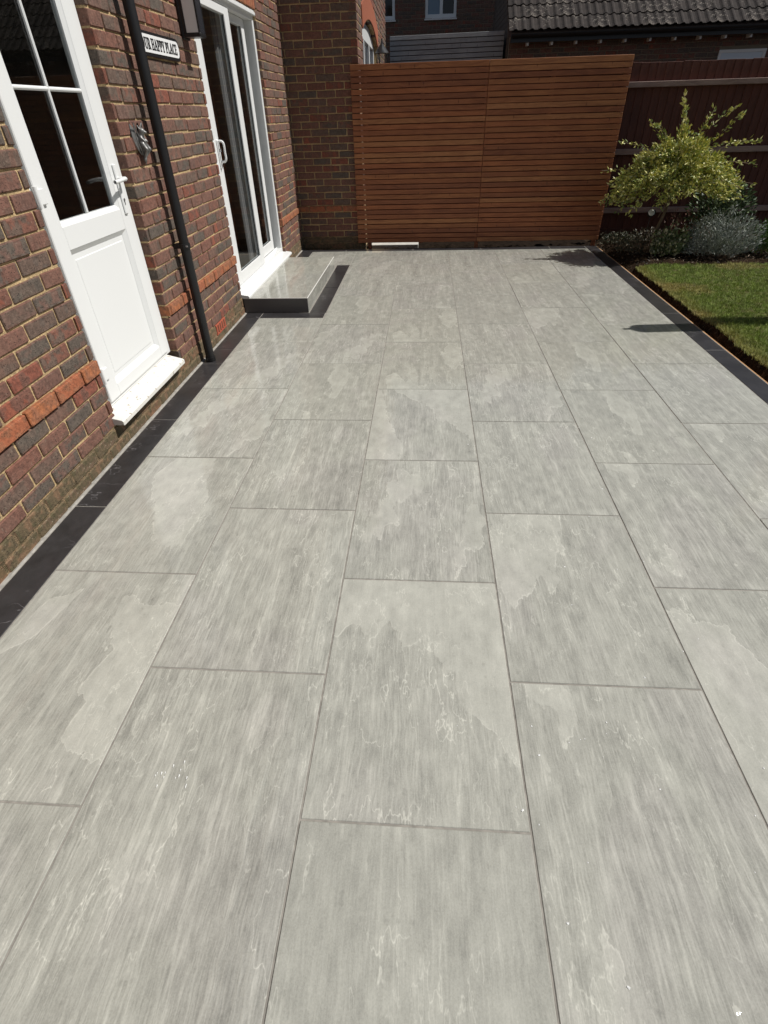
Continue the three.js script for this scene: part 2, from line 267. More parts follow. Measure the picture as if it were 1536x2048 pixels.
M.concrete = stdMat(mirror(makeTex(256, 256, (u, v, o) => { const a = fbm(u * 20, v * 20, 4); const L = 0.5 + (a - 0.5) * 0.25; o[0] = L; o[1] = L * 0.97; o[2] = L * 0.9; o[3] = a; })), { roughness: 0.95 }, 0.002);

// ───────────────────────── ground and patio ─────────────────────────
{
  const g = new THREE.PlaneGeometry(160, 160); g.rotateX(-Math.PI / 2); g.translate(2, -0.12, -20);
  const uv = g.attributes.uv; for (let i = 0; i < uv.count; i++) uv.setXY(i, uv.getX(i) * 80, uv.getY(i) * 80);
  structure(mesh('ground', g, M.soil), 'bare earth under and around the garden', 'ground');
}
const patio = new THREE.Group(); patio.name = 'patio'; structure(patio, 'patio of pale grey porcelain slabs with charcoal border tiles', 'patio'); scene.add(patio);
const W = 0.605, PL = 0.905, JT = 0.0027, BACKZ = -7.12;
mesh('grout_bed', span(-0.17, 3.79, -0.06, -0.0024, 0.75, -7.285, 0.001, 1), M.grout, patio);
function slab(c, zNear, zFar, xCut0, xCut1, fullNear, matI, flip) {
  const fx0 = c * W, x0 = Math.max(fx0, xCut0) + JT + rr(-0.0006, 0.0006), x1 = Math.min(fx0 + W, xCut1) - JT, z0 = zNear - JT, z1 = zFar + JT;
  const g = cbox(x1 - x0, 0.018, z0 - z1, 0.0016).translate((x0 + x1) / 2, -0.009 + rr(-0.0008, 0.0008), (z0 + z1) / 2);
  const p = g.attributes.position, uv = g.attributes.uv;
  for (let i = 0; i < p.count; i++) { let u = clamp((p.getX(i) - fx0) / W), v = clamp((fullNear - p.getZ(i)) / PL); if (flip) { u = 1 - u; v = 1 - v; } uv.setXY(i, u, v); }
  mesh('paving_slab', g, slabMats[matI], patio);
}
seed(31);
const special = { '2,0': 0, '0,0': 1, '2,4': 2, '0,2': 3, '4,0': 4, '3,1': 6, '1,1': 5, '1,-1': 9, '3,-1': 7, '2,-2': 13, '2,2': 12, '0,-2': 9, '4,2': 7, '3,3': 10, '4,4': 8, '5,5': 10, '1,3': 9, '0,4': 12, '2,6': 11, '1,5': 8, '2,8': 11, '4,8': 6 };
const STEP = { x1: 0.435, z0: -4.42, z1: -6.15, h: 0.132 };
for (let c = 0; c < 6; c++) for (let r = (c % 2 ? -3 : -2); r < 17; r += 2) {
  const zn = -r * PL / 2, zf = Math.max(zn - PL, BACKZ); if (zn < BACKZ + 0.02) continue;
  const kk = c + ',' + r, mi = kk in special ? special[kk] : pick([5, 6, 7, 8, 9, 10, 11, 12, 13]), fl = kk in special ? false : rnd() > 0.5;
  if (c === 0) { // column beside the house is cut round the step
    const parts = [[zn, zf]]; const rects = [];
    for (const [a, b] of parts) { if (a > -4.255) rects.push([a, Math.max(b, -4.255)]); if (b < -6.335) rects.push([Math.min(a, -6.335), b]); }
    for (const [a, b] of rects) if (a - b > 0.03) slab(c, a, b, b < -6.3 ? -0.01 : 0, 9, zn, mi, fl);
  } else slab(c, zn, zf, -9, 9, zn, mi, fl);
}
// charcoal border tiles
seed(41);
const btile = (x0, x1, z0, z1) => { const g = span(x0 + 0.003, x1 - 0.003, -0.018, rr(-0.0005, 0.0003), z0 - 0.003, z1 + 0.003, 0.0015, 1); mesh('border_tile', g, M.slate, patio); };
{ const L = [0.75, 0.462, -0.443, -1.348, -2.253, -3.158, -3.467, -4.25]; for (let i = 0; i < L.length - 1; i++) btile(-0.158, 0.0, L[i], L[i + 1]); }
btile(-0.158, 0.0, -4.252, -4.41); btile(0.0, 0.595, -4.262, -4.41); // front of step
btile(0.440, 0.600, -4.412, -5.30); btile(0.440, 0.600, -5.30, -6.33);
btile(-0.158, 0.0, -6.34, -7.12);
{ const L = [0.75, 0.18, -0.725, -1.63, -2.535, -3.44, -4.345, -5.25, -6.155, -7.06, -7.28]; for (let i = 0; i < L.length - 1; i++) btile(3.632, 3.782, L[i], L[i + 1]); }
for (let x = -0.158, i = 0; x < 3.6; i++) { const x1 = Math.min(3.63, i ? x + 0.905 : 0.45); btile(x, x1, -7.124, -7.28); x = x1; }
mesh('mortar_fillet', [span(-0.19, -0.16, -0.03, 0.003, 0.75, -4.42, 0.006), span(-0.19, -0.16, -0.03, 0.003, -6.15, -7.3, 0.006)], M.fillet, patio);
// edging strip of raw timber left along the lawn side
{ const e = thing('edging_board', 'thin raw orange timber edging along the charcoal border beside the lawn', 'edging'); mesh('board', span(3.7845, 3.797, -0.10, -0.002, 0.75, -7.25, 0.002), M.edging, e); }
// grey stone chips left on the slabs
{ seed(61); const gs = []; const spots = [[1062, 1], [0, 0]]; for (let i = 0; i < 70; i++) { const x = rr(1.6, 3.5), z = rr(-2.2, 0.3), s = rr(0.0016, 0.0045); const g = new THREE.TetrahedronGeometry(s); g.scale(1, 0.45, rr(0.6, 1.6)); g.rotateY(rr(0, 6)); g.translate(x, s * 0.25, z); gs.push(g); }
  for (let i = 0; i < 14; i++) { const g = new THREE.TetrahedronGeometry(rr(0.003, 0.006)); g.scale(0.4, 0.3, 1.6); g.translate(rr(0.76, 0.88), 0.001, rr(0.02, 0.1) - 0.16); gs.push(g); }
  const m = mesh('grit', gs, plain(0.72, 0.72, 0.70, 0.6)); m.userData = { kind: 'stuff', label: 'tiny white stone chips scattered over the grey slabs', category: 'grit' }; }

// ───────────────────────── house ─────────────────────────
const X = -0.175, ZC = -7.38, XS = 0.70;
const house = thing('brick_house', 'dark multi red brick house with white doors beside the patio', 'house');
const bricks = []; // {g, m (matrix), wall, size}
function course(wall, toWorld, rotY, u0, u1, k0, k1, openings, kindOf, phase = 0, out = 0) {
  for (let k = k0; k < k1; k++) {
    const yb = 0.06 + 0.075 * k, yc = yb + 0.0375 - 0.0, off = (k & 1) ? 0.1125 : 0;
    for (let i = Math.floor((u0 - off - phase) / 0.225) - 1; ; i++) {
      let a = i * 0.225 + off + phase, b = a + 0.225; if (a > u1) break;
      let iv = [[Math.max(a, u0 - 0.0045), Math.min(b, u1 + 0.0045)]];
      for (const o of openings) if (yb + 0.06 > o.y0 && yb + 0.015 < o.y1) { const nx = []; for (const [p, q] of iv) { if (q <= o.u0 || p >= o.u1) nx.push([p, q]); else { if (p < o.u0) nx.push([p, o.u0 + 0.0045]); if (q > o.u1) nx.push([o.u1 - 0.0045, q]); } } iv = nx; }
      for (const [p, q] of iv) {
        const len = q - p - 0.0115; if (len < 0.012) continue;
        const kind = kindOf(k, (p + q) / 2, len), gi = pick(CELL[kind === 'o' ? 'o' : kind]);
        const pos = toWorld((p + q) / 2, yc + rr(-0.0018, 0.0018), kind === 'o' ? 0.013 : rr(-0.0025, 0.002) + out);
        const m = new THREE.Matrix4().compose(pos, new THREE.Quaternion().setFromEuler(new THREE.Euler(0, rotY + rr(-0.008, 0.008), rr(-0.008, 0.008), 'YXZ')), V(len / BL, rr(0.97, 1.02), 1));
        bricks.push({ gi, m, wall, pos });
      }
    }
  }
}
function mortarWall(name, u0, u1, y0, y1, holes, mat, thick = 0.1) {
  const s = new THREE.Shape([[u0, y0], [u1, y0], [u1, y1], [u0, y1]].map(p => new THREE.Vector2(...p)));
  for (const h of holes) s.holes.push(new THREE.Path([[h.u0 - 0.004, h.y0], [h.u0 - 0.004, h.y1 + 0.004], [h.u1 + 0.004, h.y1 + 0.004], [h.u1 + 0.004, h.y0]].map(p => new THREE.Vector2(...p))));
  return new THREE.ExtrudeGeometry(s, { depth: thick, bevelEnabled: false });
}
const DOOR = { u0: 1.93, u1: 2.862, y0: 0.14, y1: 2.235 }, SLIDE = { u0: 4.405, u1: 6.30, y0: 0.10, y1: 2.30 };
seed(202);
const normalKind = (k, u, len) => { if (k <= 0) return 'm'; if (k === 5) return 'o'; const r = rnd(); if (len < 0.13 && r < 0.35) return 'r'; return r < 0.09 ? 'r' : 'n'; };
{ // front wall: u = -z, faces +x
  const g = mortarWall('wall', -1.6, -ZC + 0.1, 0.135, 5.0, [{ ...DOOR, y0: 0.136 + 0.005 }, { ...SLIDE, y0: 0.136 + 0.005 }].map(h => h), M.mortar);
  g.rotateY(Math.PI / 2); g.translate(X - 0.0085 - 0.1, 0, 0);
  const w = mesh('wall', g, M.mortar, house);
  mesh('plinth_mortar', span(X - 0.1065, X - 0.004, -0.12, 0.1345, 1.6, ZC, 0.001, 2), M.mortarDirty, house);
  course(w, (u, y, o) => V(X - BD / 2 + o, y, -u), Math.PI / 2, -1.6, -ZC, -1, 66, [DOOR, SLIDE, { u0: 4.40, u1: 6.31, y0: 2.29, y1: 2.52 }], normalKind, 0.085);
  // soldier course over the sliding door
  const n = 25; for (let i = 0; i < n; i++) { const gi = pick(CELL.o); const m = new THREE.Matrix4().compose(V(X - BD / 2 + 0.001, 2.41, -(4.40 + (i + 0.5) * 1.91 / n)), new THREE.Quaternion().setFromEuler(new THREE.Euler(0, Math.PI / 2, Math.PI / 2, 'YXZ')), V(1, 1.0, 1)); bricks.push({ gi, m, wall: w, pos: V(X, 2.41, -(4.40 + i * 0.0764)) }); }
}
{ // return wall: faces +z
  const g = mortarWall('wall', X - 0.09, XS - 0.007, 0.135, 5.0, [], M.mortar); g.translate(0, 0, ZC - 0.0085 - 0.1);
  const w = mesh('wall', g, M.mortar, house);
  mesh('plinth_mortar', span(X, XS - 0.004, -0.12, 0.1345, ZC - 0.004, ZC - 0.1, 0.001, 2), M.mortarDirty, house);
  course(w, (u, y, o) => V(u, y, ZC - BD / 2 + o), 0, X, XS, -1, 66, [], normalKind, 0.07);
}
const SW = { u0: 8.02, u1: 10.45, y0: 1.15, y1: 2.30 };
{ // side wall beyond the return: faces +x
  const arch = u => 2.30 + 0.17 * (1 - Math.pow((u - 9.235) / 1.215, 2));
  const s = new THREE.Shape([[-ZC + 0.1, 0], [12.62, 0], [12.62, 5], [-ZC + 0.1, 5]].map(p => new THREE.Vector2(...p)));
  const hp = [[SW.u0, SW.y0], [SW.u1, SW.y0]]; for (let i = 0; i <= 12; i++) { const u = lerp(SW.u1, SW.u0, i / 12); hp.push([u, arch(u)]); } s.holes.push(new THREE.Path(hp.map(p => new THREE.Vector2(...p))));
  const g = new THREE.ExtrudeGeometry(s, { depth: 0.1, bevelEnabled: false }); g.rotateY(Math.PI / 2); g.translate(XS - 0.1065, 0, 0);
  const w = mesh('wall', g, M.mortar, house);
  course(w, (u, y, o) => V(XS - BD / 2 + o, y, -u), Math.PI / 2, -ZC, 12.62, 8, 60, [{ u0: SW.u0, u1: SW.u1, y0: SW.y0, y1: 2.34 }, { u0: 8.5, u1: 9.97, y0: 2.3, y1: 2.43 }], (k, u, l) => rnd() < 0.2 ? 'r' : 'n', 0.02);
  const vs = []; for (let i = 0; i < 30; i++) { const u = lerp(SW.u0 - 0.05, SW.u1 + 0.05, (i + 0.5) / 30), sl = -2 * 0.17 * (u - 9.235) / (1.215 * 1.215); const b = cbox(0.07, 0.215, 0.1, 0.003); b.rotateZ(Math.atan(sl) * 1); b.translate(u, arch(u) + 0.115, 0); b.rotateY(Math.PI / 2); b.translate(XS - 0.04, 0, 0); vs.push(b); }
  mesh('arch', vs, plain(0.33, 0.10, 0.05, 0.85), house, 'orange brick arch over the side window');
  const win = new THREE.Group(); win.name = 'window'; house.add(win);
  const xf = XS - 0.06;
  mesh('frame', [span(xf - 0.05, xf, 1.18, 2.44, -8.03, -8.10, 0.004), span(xf - 0.05, xf, 1.18, 2.44, -10.38, -10.44, 0.004), span(xf - 0.05, xf, 1.15, 1.22, -8.03, -10.44, 0.004), span(xf - 0.05, xf, 2.26, 2.45, -8.10, -10.38, 0.004), span(xf - 0.05, xf, 1.22, 2.26, -8.80, -8.86, 0.004), span(xf - 0.05, xf, 1.22, 2.26, -9.6, -9.66, 0.004)], M.white, win);
  for (const [a, b] of [[8.10, 8.80], [8.86, 9.6], [9.66, 10.38]]) mesh('pane', new THREE.PlaneGeometry(b - a, 1.04).rotateY(Math.PI / 2).translate(xf - 0.03, 1.74, -(a + b) / 2), M.glass, win);
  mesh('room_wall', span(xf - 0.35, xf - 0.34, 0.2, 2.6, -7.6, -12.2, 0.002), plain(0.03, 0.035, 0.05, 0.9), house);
}
// closed, dim rooms behind the doors
{
  const dim = plain(0.34, 0.30, 0.26, 0.9), fl = stdMat(woodTex([0.13, 0.10, 0.075], [0.08, 0.06, 0.045], false), { roughness: 0.6 });
  mesh('room_floor', span(-4.6, -0.284, 0.0, 0.155, 1.5, ZC, 0.001), fl, house);
  mesh('room_ceiling', span(-4.6, -0.284, 2.55, 2.75, 1.5, ZC, 0.001), dim, house);
  mesh('room_wall', span(-4.75, -4.6, 0, 2.75, 1.5, ZC, 0.001), dim, house);
  mesh('room_wall', span(-4.6, -0.284, 0.155, 2.55, 1.65, 1.5, 0.001), dim, house);
  mesh('room_wall', span(-4.6, -0.284, 0.155, 2.55, ZC + 0.15, ZC, 0.001), dim, house);
  mesh('room_wall', span(-4.6, -0.284, 0.155, 2.55, -3.5, -3.62, 0.001), dim, house);
}
// back door
{
  const door = new THREE.Group(); door.name = 'door'; door.userData.label = 'white half glazed back door with lever handle'; house.add(door);
  const xf = X - 0.05, xs = X - 0.036; // frame face, sash face
  const z0 = -DOOR.u0 - 0.004, z1 = -DOOR.u1 + 0.004, y0 = 0.205, y1 = 2.225;
  mesh('door_frame', [span(xf - 0.06, xf, y0, y1, z0, z0 - 0.055, 0.005), span(xf - 0.06, xf, y0, y1, z1 + 0.055, z1, 0.005), span(xf - 0.06, xf - 0.0005, y1 - 0.055, y1 - 0.0005, z0 - 0.055, z1 + 0.055, 0.004), span(xf - 0.06, xf - 0.0005, y0 + 0.0005, y0 + 0.03, z0 - 0.055, z1 + 0.055, 0.004)], M.white, door);
  const a = -2.0, b = -2.80; // sash outer
  const gz0 = -2.108, gz1 = -2.700, gy0 = 1.088, gy1 = 2.06, py0 = 0.30, py1 = 0.985;
  mesh('sash', [span(xs - 0.055, xs, 0.232, 2.185, a, gz0, 0.004), span(xs - 0.055, xs, 0.232, 2.185, gz1, b, 0.004),
    span(xs - 0.0545, xs - 0.0004, 0.2325, py0, gz0, gz1, 0.003), span(xs - 0.0545, xs - 0.0004, py1, gy0, gz0, gz1, 0.003), span(xs - 0.0545, xs - 0.0004, gy1, 2.1845, gz0, gz1, 0.003)], M.white, door);
  // sloping glazing beads
  const bead = (za, ya, zb, yb) => { const w = 0.022, s = new THREE.Shape([[0, 0], [w, 0], [0, w * 0.75]].map(p => new THREE.Vector2(...p))); return s; };
  const beadFrame = (zA, zB, yA, yB, w, dep) => { // mitred sloping bead on the inside of a rectangle (zA nearer)
    const P = (z, y, x) => [x, y, z], o = [[zA, yA], [zB, yA], [zB, yB], [zA, yB]], i = [[zA - w, yA + w], [zB + w, yA + w], [zB + w, yB - w], [zA - w, yB - w]], pos = [];
    for (let k = 0; k < 4; k++) { const n = (k + 1) % 4, A = P(...o[k], xs - 0.003), B = P(...o[n], xs - 0.003), D = P(...i[k], xs - dep), E = P(...i[n], xs - dep), F = P(...i[k], xs - dep - 0.02), G = P(...i[n], xs - dep - 0.02); pos.push(...A, ...B, ...E, ...A, ...E, ...D, ...D, ...E, ...G, ...D, ...G, ...F); }
    const g = new THREE.BufferGeometry(); g.setAttribute('position', new THREE.Float32BufferAttribute(pos, 3)); g.setAttribute('uv', new THREE.Float32BufferAttribute(new Float32Array(pos.length / 3 * 2), 2)); g.computeVertexNormals(); return g;
  };
  mesh('glazing_bead', beadFrame(gz0, gz1, gy0, gy1, 0.02, 0.016), M.white, door);
  mesh('panel_bead', beadFrame(gz0, gz1, py0, py1, 0.022, 0.02), M.white, door);
  mesh('panel', [span(xs - 0.045, xs - 0.022, py0, py1, gz0, gz1, 0.002), span(xs - 0.04, xs - 0.0185, py0 + 0.045, py1 - 0.05, gz0 - 0.045, gz1 + 0.045, 0.003)], M.white, door);
  mesh('glazing_bar', span(xs - 0.03, xs - 0.012, gy0 + 0.019, gy1 - 0.019, -2.383, -2.397, 0.005), M.white, door);
  mesh('glazing_bar', span(xs - 0.0295, xs - 0.0125, 1.600, 1.617, gz0 - 0.019, gz1 + 0.019, 0.006), M.white, door);
  for (const [za, zb] of [[gz0 - 0.012, -2.39], [-2.39, gz1 + 0.012]]) for (const [ya, yb] of [[gy0 + 0.012, 1.609], [1.609, gy1 - 0.012]])
    mesh('pane', new THREE.PlaneGeometry(za - zb, yb - ya).rotateY(Math.PI / 2).translate(xs - 0.026, (ya + yb) / 2, (za + zb) / 2), M.glass, door);
  mesh('gasket', [span(xs - 0.058, xs - 0.0555, 0.236, 2.18, a + 0.001, a - 0.01, 0.001), span(xs - 0.058, xs - 0.0555, 0.236, 2.18, b + 0.01, b - 0.001, 0.001)], M.gasket, door);
  const cyl = (r, h) => new THREE.CylinderGeometry(r, r, h, 14);
  for (const y of [0.392, 1.222, 2.0]) { mesh('hinge', [span(xs, xs + 0.014, y - 0.032, y + 0.032, -1.992, -2.045, 0.004), cyl(0.011, 0.085).translate(xs + 0.012, y, -1.985), span(xf, xf + 0.012, y - 0.036, y + 0.036, -1.945, -1.98, 0.003)], M.white, door); }
  const h = mesh('handle', [span(xs, xs + 0.011, 1.055, 1.295, -2.735, -2.768, 0.004), cyl(0.011, 0.05).rotateZ(Math.PI / 2).translate(xs + 0.03, 1.225, -2.752), tube([V(xs + 0.052, 1.225, -2.757), V(xs + 0.056, 1.225, -2.72), V(xs + 0.055, 1.222, -2.67), V(xs + 0.05, 1.22, -2.63)], 0.0095, 14, 8)], M.white, door);
  mesh('keyhole', [cyl(0.008, 0.004).rotateZ(Math.PI / 2).translate(xs + 0.0125, 1.125, -2.752), span(xs + 0.0112, xs + 0.0135, 1.10, 1.125, -2.748, -2.756, 0.001)], M.steel, door);
  // projecting sill, dusty
  const s = new THREE.Shape([[0, 0], [0.116, 0], [0.116, 0.018], [0.110, 0.025], [0.0, 0.054]].map(p => new THREE.Vector2(...p)));
  const sg = new THREE.ExtrudeGeometry(s, { depth: 0.905, bevelEnabled: true, bevelSize: 0.002, bevelThickness: 0.002, bevelSegments: 1 }); sg.translate(X - 0.06, 0.15, -2.80);
  mesh('sill', sg, M.whiteSill, door);
}
// sliding patio door
{
  const sd = new THREE.Group(); sd.name = 'sliding_door'; sd.userData.label = 'white two panel sliding patio door'; house.add(sd);
  const xf = X - 0.03, z0 = -SLIDE.u0 - 0.004, z1 = -SLIDE.u1 + 0.004, y0 = 0.165, y1 = 2.285;
  mesh('door_frame', [span(xf - 0.10, xf, y0, y1, z0, z0 - 0.078, 0.005), span(xf - 0.10, xf, y0, y1, z1 + 0.045, z1, 0.005), span(xf - 0.0995, xf - 0.0005, y1 - 0.06, y1 - 0.0005, z0 - 0.06, z1 + 0.045, 0.004), span(xf - 0.0995, xf + 0.004, y0, y0 + 0.05, z0 - 0.06, z1 + 0.045, 0.004),
    span(xf - 0.06, xf - 0.052, y0 + 0.05, y0 + 0.062, z0 - 0.06, z1 + 0.045, 0.002), span(xf - 0.03, xf + 0.02, y1 + 0.0005, y1 + 0.012, z0, z1, 0.004), span(xf, xf + 0.028, y1 - 0.03, y1 - 0.0005, z0, z1, 0.006)], M.white, sd);
  const panel = (xs, za, zb, wl, wr, ya, yb, wb, wt, nm) => {
    const p = mesh('sash', [span(xs - 0.042, xs, ya, yb, za, za - wl, 0.004), span(xs - 0.042, xs, ya, yb, zb + wr, zb, 0.004), span(xs - 0.0415, xs - 0.0005, ya + 0.0005, ya + wb, za - wl, zb + wr, 0.003), span(xs - 0.0415, xs - 0.0005, yb - wt, yb - 0.0005, za - wl, zb + wr, 0.003)], M.white, sd);
    mesh('gasket', [span(xs - 0.02, xs - 0.012, ya + wb, yb - wt, za - wl, za - wl - 0.006, 0.001), span(xs - 0.02, xs - 0.012, ya + wb, yb - wt, zb + wr + 0.006, zb + wr, 0.001), span(xs - 0.0195, xs - 0.0125, ya + wb, ya + wb + 0.006, za - wl - 0.006, zb + wr + 0.006, 0.001)], M.gasket, sd);
    mesh('pane', new THREE.PlaneGeometry(za - wl - zb - wr, yb - wt - ya - wb).rotateY(Math.PI / 2).translate(xs - 0.022, (ya + wb + yb - wt) / 2, (za - wl + zb + wr) / 2), M.glass, sd);
  };
  panel(xf - 0.004, z0 - 0.075, -5.475, 0.145, 0.13, y0 + 0.052, y1 - 0.062, 0.10, 0.055);
  panel(xf - 0.058, -5.40, -6.13, 0.09, 0.09, y0 + 0.064, y1 - 0.062, 0.10, 0.06);
  const hx = xf - 0.004, hz = -4.565;
  const loop = [V(hx - 0.002, 1.325, hz), V(hx + 0.04, 1.328, hz), V(hx + 0.055, 1.315, hz), V(hx + 0.057, 1.255, hz), V(hx + 0.055, 1.20, hz), V(hx + 0.04, 1.187, hz), V(hx - 0.002, 1.19, hz)];
  mesh('handle', [tube(loop, 0.0085, 40, 8), span(hx, hx + 0.012, 1.14, 1.34, hz + 0.017, hz - 0.017, 0.004)], M.white, sd);
  mesh('lock', [new THREE.CylinderGeometry(0.009, 0.009, 0.012, 12).rotateZ(Math.PI / 2).translate(hx + 0.014, 1.16, hz), span(hx + 0.012, hx + 0.03, 1.255, 1.275, hz + 0.006, hz - 0.006, 0.003)], M.steel, sd);
  const s = new THREE.Shape([[0, 0], [0.115, 0], [0.115, 0.012], [0.107, 0.02], [0.0, 0.036]].map(p => new THREE.Vector2(...p)));
  const sg = new THREE.ExtrudeGeometry(s, { depth: 1.93, bevelEnabled: true, bevelSize: 0.0015, bevelThickness: 0.0015, bevelSegments: 1 }); sg.translate(X - 0.05, 0.1335, -6.345);
  mesh('sill', sg, M.white, sd);
}
// choose the 300 bricks that show largest as single meshes, join the rest
{
  const p = V(0, 0, 0), scr = (m, x, y) => { p.set(x * BL / 2, y * BH / 2, BD / 2).applyMatrix4(m).project(camera); return [p.x * 768, p.y * 1024, p.z]; };
  for (const b of bricks) {
    const A = scr(b.m, -1, -1), B = scr(b.m, 1, -1), D = scr(b.m, -1, 1);
    b.size = Math.abs((B[0] - A[0]) * (D[1] - A[1]) - (B[1] - A[1]) * (D[0] - A[0]));
    const c = scr(b.m, 0, 0); if (Math.abs(c[0]) > 770 || Math.abs(c[1]) > 1026 || c[2] > 1 || (b.pos.z < -7.35 && b.pos.x > 0.56 && b.pos.y < 1.9)) b.size = 0;
  }
  const order = [...bricks].sort((a, b) => b.size - a.size); order.slice(0, 300).forEach(b => { b.single = true; });
  const rest = new Map();
  for (const b of bricks) {
    if (b.single) { const m = mesh('brick', brickGeos[b.gi], M.brick, b.wall); m.applyMatrix4(b.m); }
    else { if (!rest.has(b.wall)) rest.set(b.wall, []); rest.get(b.wall).push(brickGeos[b.gi].clone().applyMatrix4(b.m)); }
  }
  for (const [w, l] of rest) { const m = mesh('brickwork', l, M.brick, w); m.userData.kind = 'stuff'; }
}
// terracotta air brick low in the wall
{
  const g = []; for (let i = 0; i < 5; i++) g.push(span(X - 0.03, X + 0.006, 0.062, 0.128, -3.625 - i * 0.05, -3.652 - i * 0.05, 0.003)); g.push(span(X - 0.03, X + 0.005, 0.055, 0.066, -3.62, -3.86, 0.002), span(X - 0.03, X + 0.005, 0.124, 0.135, -3.62, -3.86, 0.002));
  mesh('air_brick', g, plain(0.36, 0.085, 0.045, 0.85), house, 'red terracotta air brick with slots low in the wall');
}
// grey cloth added inside the sliding door, standing for reflections in its glass
{
  const c = thing('added_cloth', 'grey cloth added inside the sliding patio door for the reflections in its glass', 'added_cloth', [-0.42, 0.17, -6.0]);
  const g = new THREE.PlaneGeometry(0.62, 2.2, 60, 1).rotateY(Math.PI / 2), p = g.attributes.position; for (let i = 0; i < p.count; i++) p.setX(i, 0.03 * Math.sin(p.getZ(i) * 70) + 0.012 * Math.sin(p.getZ(i) * 31)); g.computeVertexNormals(); g.translate(0, 1.1, 0.1);
  const m = mesh('cloth', g, plain(0.20, 0.19, 0.19, 0.95), c); m.material.side = THREE.DoubleSide;
}
// house step
{
  const st = thing('door_step', 'low grey porcelain step below the sliding door', 'step', [0, 0, 0]);
  const top = (z0, z1, mi) => { const g = span(X + 0.006, STEP.x1 - 0.004, STEP.h - 0.02, STEP.h, z0, z1, 0.0015), p = g.attributes.position, uv = g.attributes.uv; for (let i = 0; i < p.count; i++) uv.setXY(i, clamp((p.getX(i) - X) / 0.61), clamp((z0 - p.getZ(i)) / 0.9)); return mesh('tread', g, slabMats[mi], st); };
  top(STEP.z0 - 0.004, -5.353, 6); top(-5.357, STEP.z1, 11);
  mesh('core', span(X + 0.006, STEP.x1 - 0.018, -0.017, STEP.h - 0.0205, STEP.z0 - 0.016, STEP.z1 + 0.003, 0.001), M.fillet, st);
  mesh('riser', span(X + 0.004, STEP.x1 - 0.0005, 0.001, STEP.h - 0.006, STEP.z0, STEP.z0 - 0.0155, 0.001), M.riser, st, 'charcoal front riser');
  const side = (z0, z1, mi) => { const g = span(STEP.x1 - 0.0165, STEP.x1, 0.001, STEP.h - 0.006, z0, z1, 0.001), p = g.attributes.position, uv = g.attributes.uv; for (let i = 0; i < p.count; i++) uv.setXY(i, clamp(0.3 + p.getY(i) / 0.6), clamp((z0 - p.getZ(i)) / 0.9)); mesh('riser', g, slabMats[mi], st); };
  side(STEP.z0 - 0.016, -5.20, 9); side(-5.203, STEP.z1, 12);
  mesh('edge_trim', [span(STEP.x1 - 0.0035, STEP.x1 + 0.0025, STEP.h - 0.0055, STEP.h + 0.0012, STEP.z0 + 0.002, STEP.z1, 0.001), span(X + 0.005, STEP.x1 - 0.0036, STEP.h - 0.0055, STEP.h + 0.0012, STEP.z0 + 0.002, STEP.z0 - 0.0038, 0.001)], plain(0.72, 0.70, 0.66, 0.4), st);
}
// rainwater pipe
{
  const px = -0.108, pz = -3.222, d = thing('drainpipe', 'black round plastic rainwater downpipe on the brick wall', 'drainpipe', [px, 0, pz]);
  mesh('pipe', new THREE.CylinderGeometry(0.0315, 0.0315, 4.9, 28).translate(0, 2.455, 0), M.blackPlastic, d);
  mesh('socket', [new THREE.CylinderGeometry(0.040, 0.040, 0.07, 28).translate(0, 3.0, 0), new THREE.CylinderGeometry(0.0375, 0.036, 0.03, 28).translate(0, 0.016, 0)], M.blackPlastic, d);
  for (const y of [0.80, 2.75]) { const b = mesh('bracket', [new THREE.CylinderGeometry(0.0375, 0.0375, 0.028, 28).translate(0, y, 0), span(X - px + 0.002, -0.02, y - 0.014, y + 0.014, -0.03, 0.03, 0.003)], M.blackPlastic, d); mesh('bolt', new THREE.CylinderGeometry(0.006, 0.006, 0.012, 10).rotateZ(Math.PI / 2).translate(0.026, y, 0.03), M.steel, b); }
}
// wall lamp
{
  const l = thing('wall_lamp', 'black box wall lamp with frosted panels beside the sliding door', 'wall lamp', [X, 1.925, -4.185]);
  mesh('back_plate', span(0.003, 0.018, -0.01, 0.42, 0.06, -0.06, 0.003), M.blackPaint, l);
  mesh('housing', [span(0.018, 0.135, 0, 0.022, 0.058, -0.058, 0.003), span(0.018, 0.135, 0.36, 0.385, 0.058, -0.058, 0.003), ...[[0.018, 0.04, 0.0575], [0.122, 0.1345, 0.0575], [0.018, 0.04, -0.0455], [0.122, 0.1345, -0.0455]].map(([a, b, z]) => span(a, b, 0.022, 0.36, z, z - 0.012, 0.002))], M.blackPaint, l);
  const fr = plain(0.80, 0.78, 0.76, 0.7);
  mesh('diffuser', [span(0.0405, 0.1215, 0.0225, 0.3595, 0.055, 0.051, 0.001), span(0.0405, 0.1215, 0.0225, 0.3595, -0.051, -0.055, 0.001)], fr, l);
  mesh('front_pane', span(0.129, 0.132, 0.0225, 0.3595, 0.0445, -0.0445, 0.001), plain(0.03, 0.03, 0.035, 0.08), l);
}
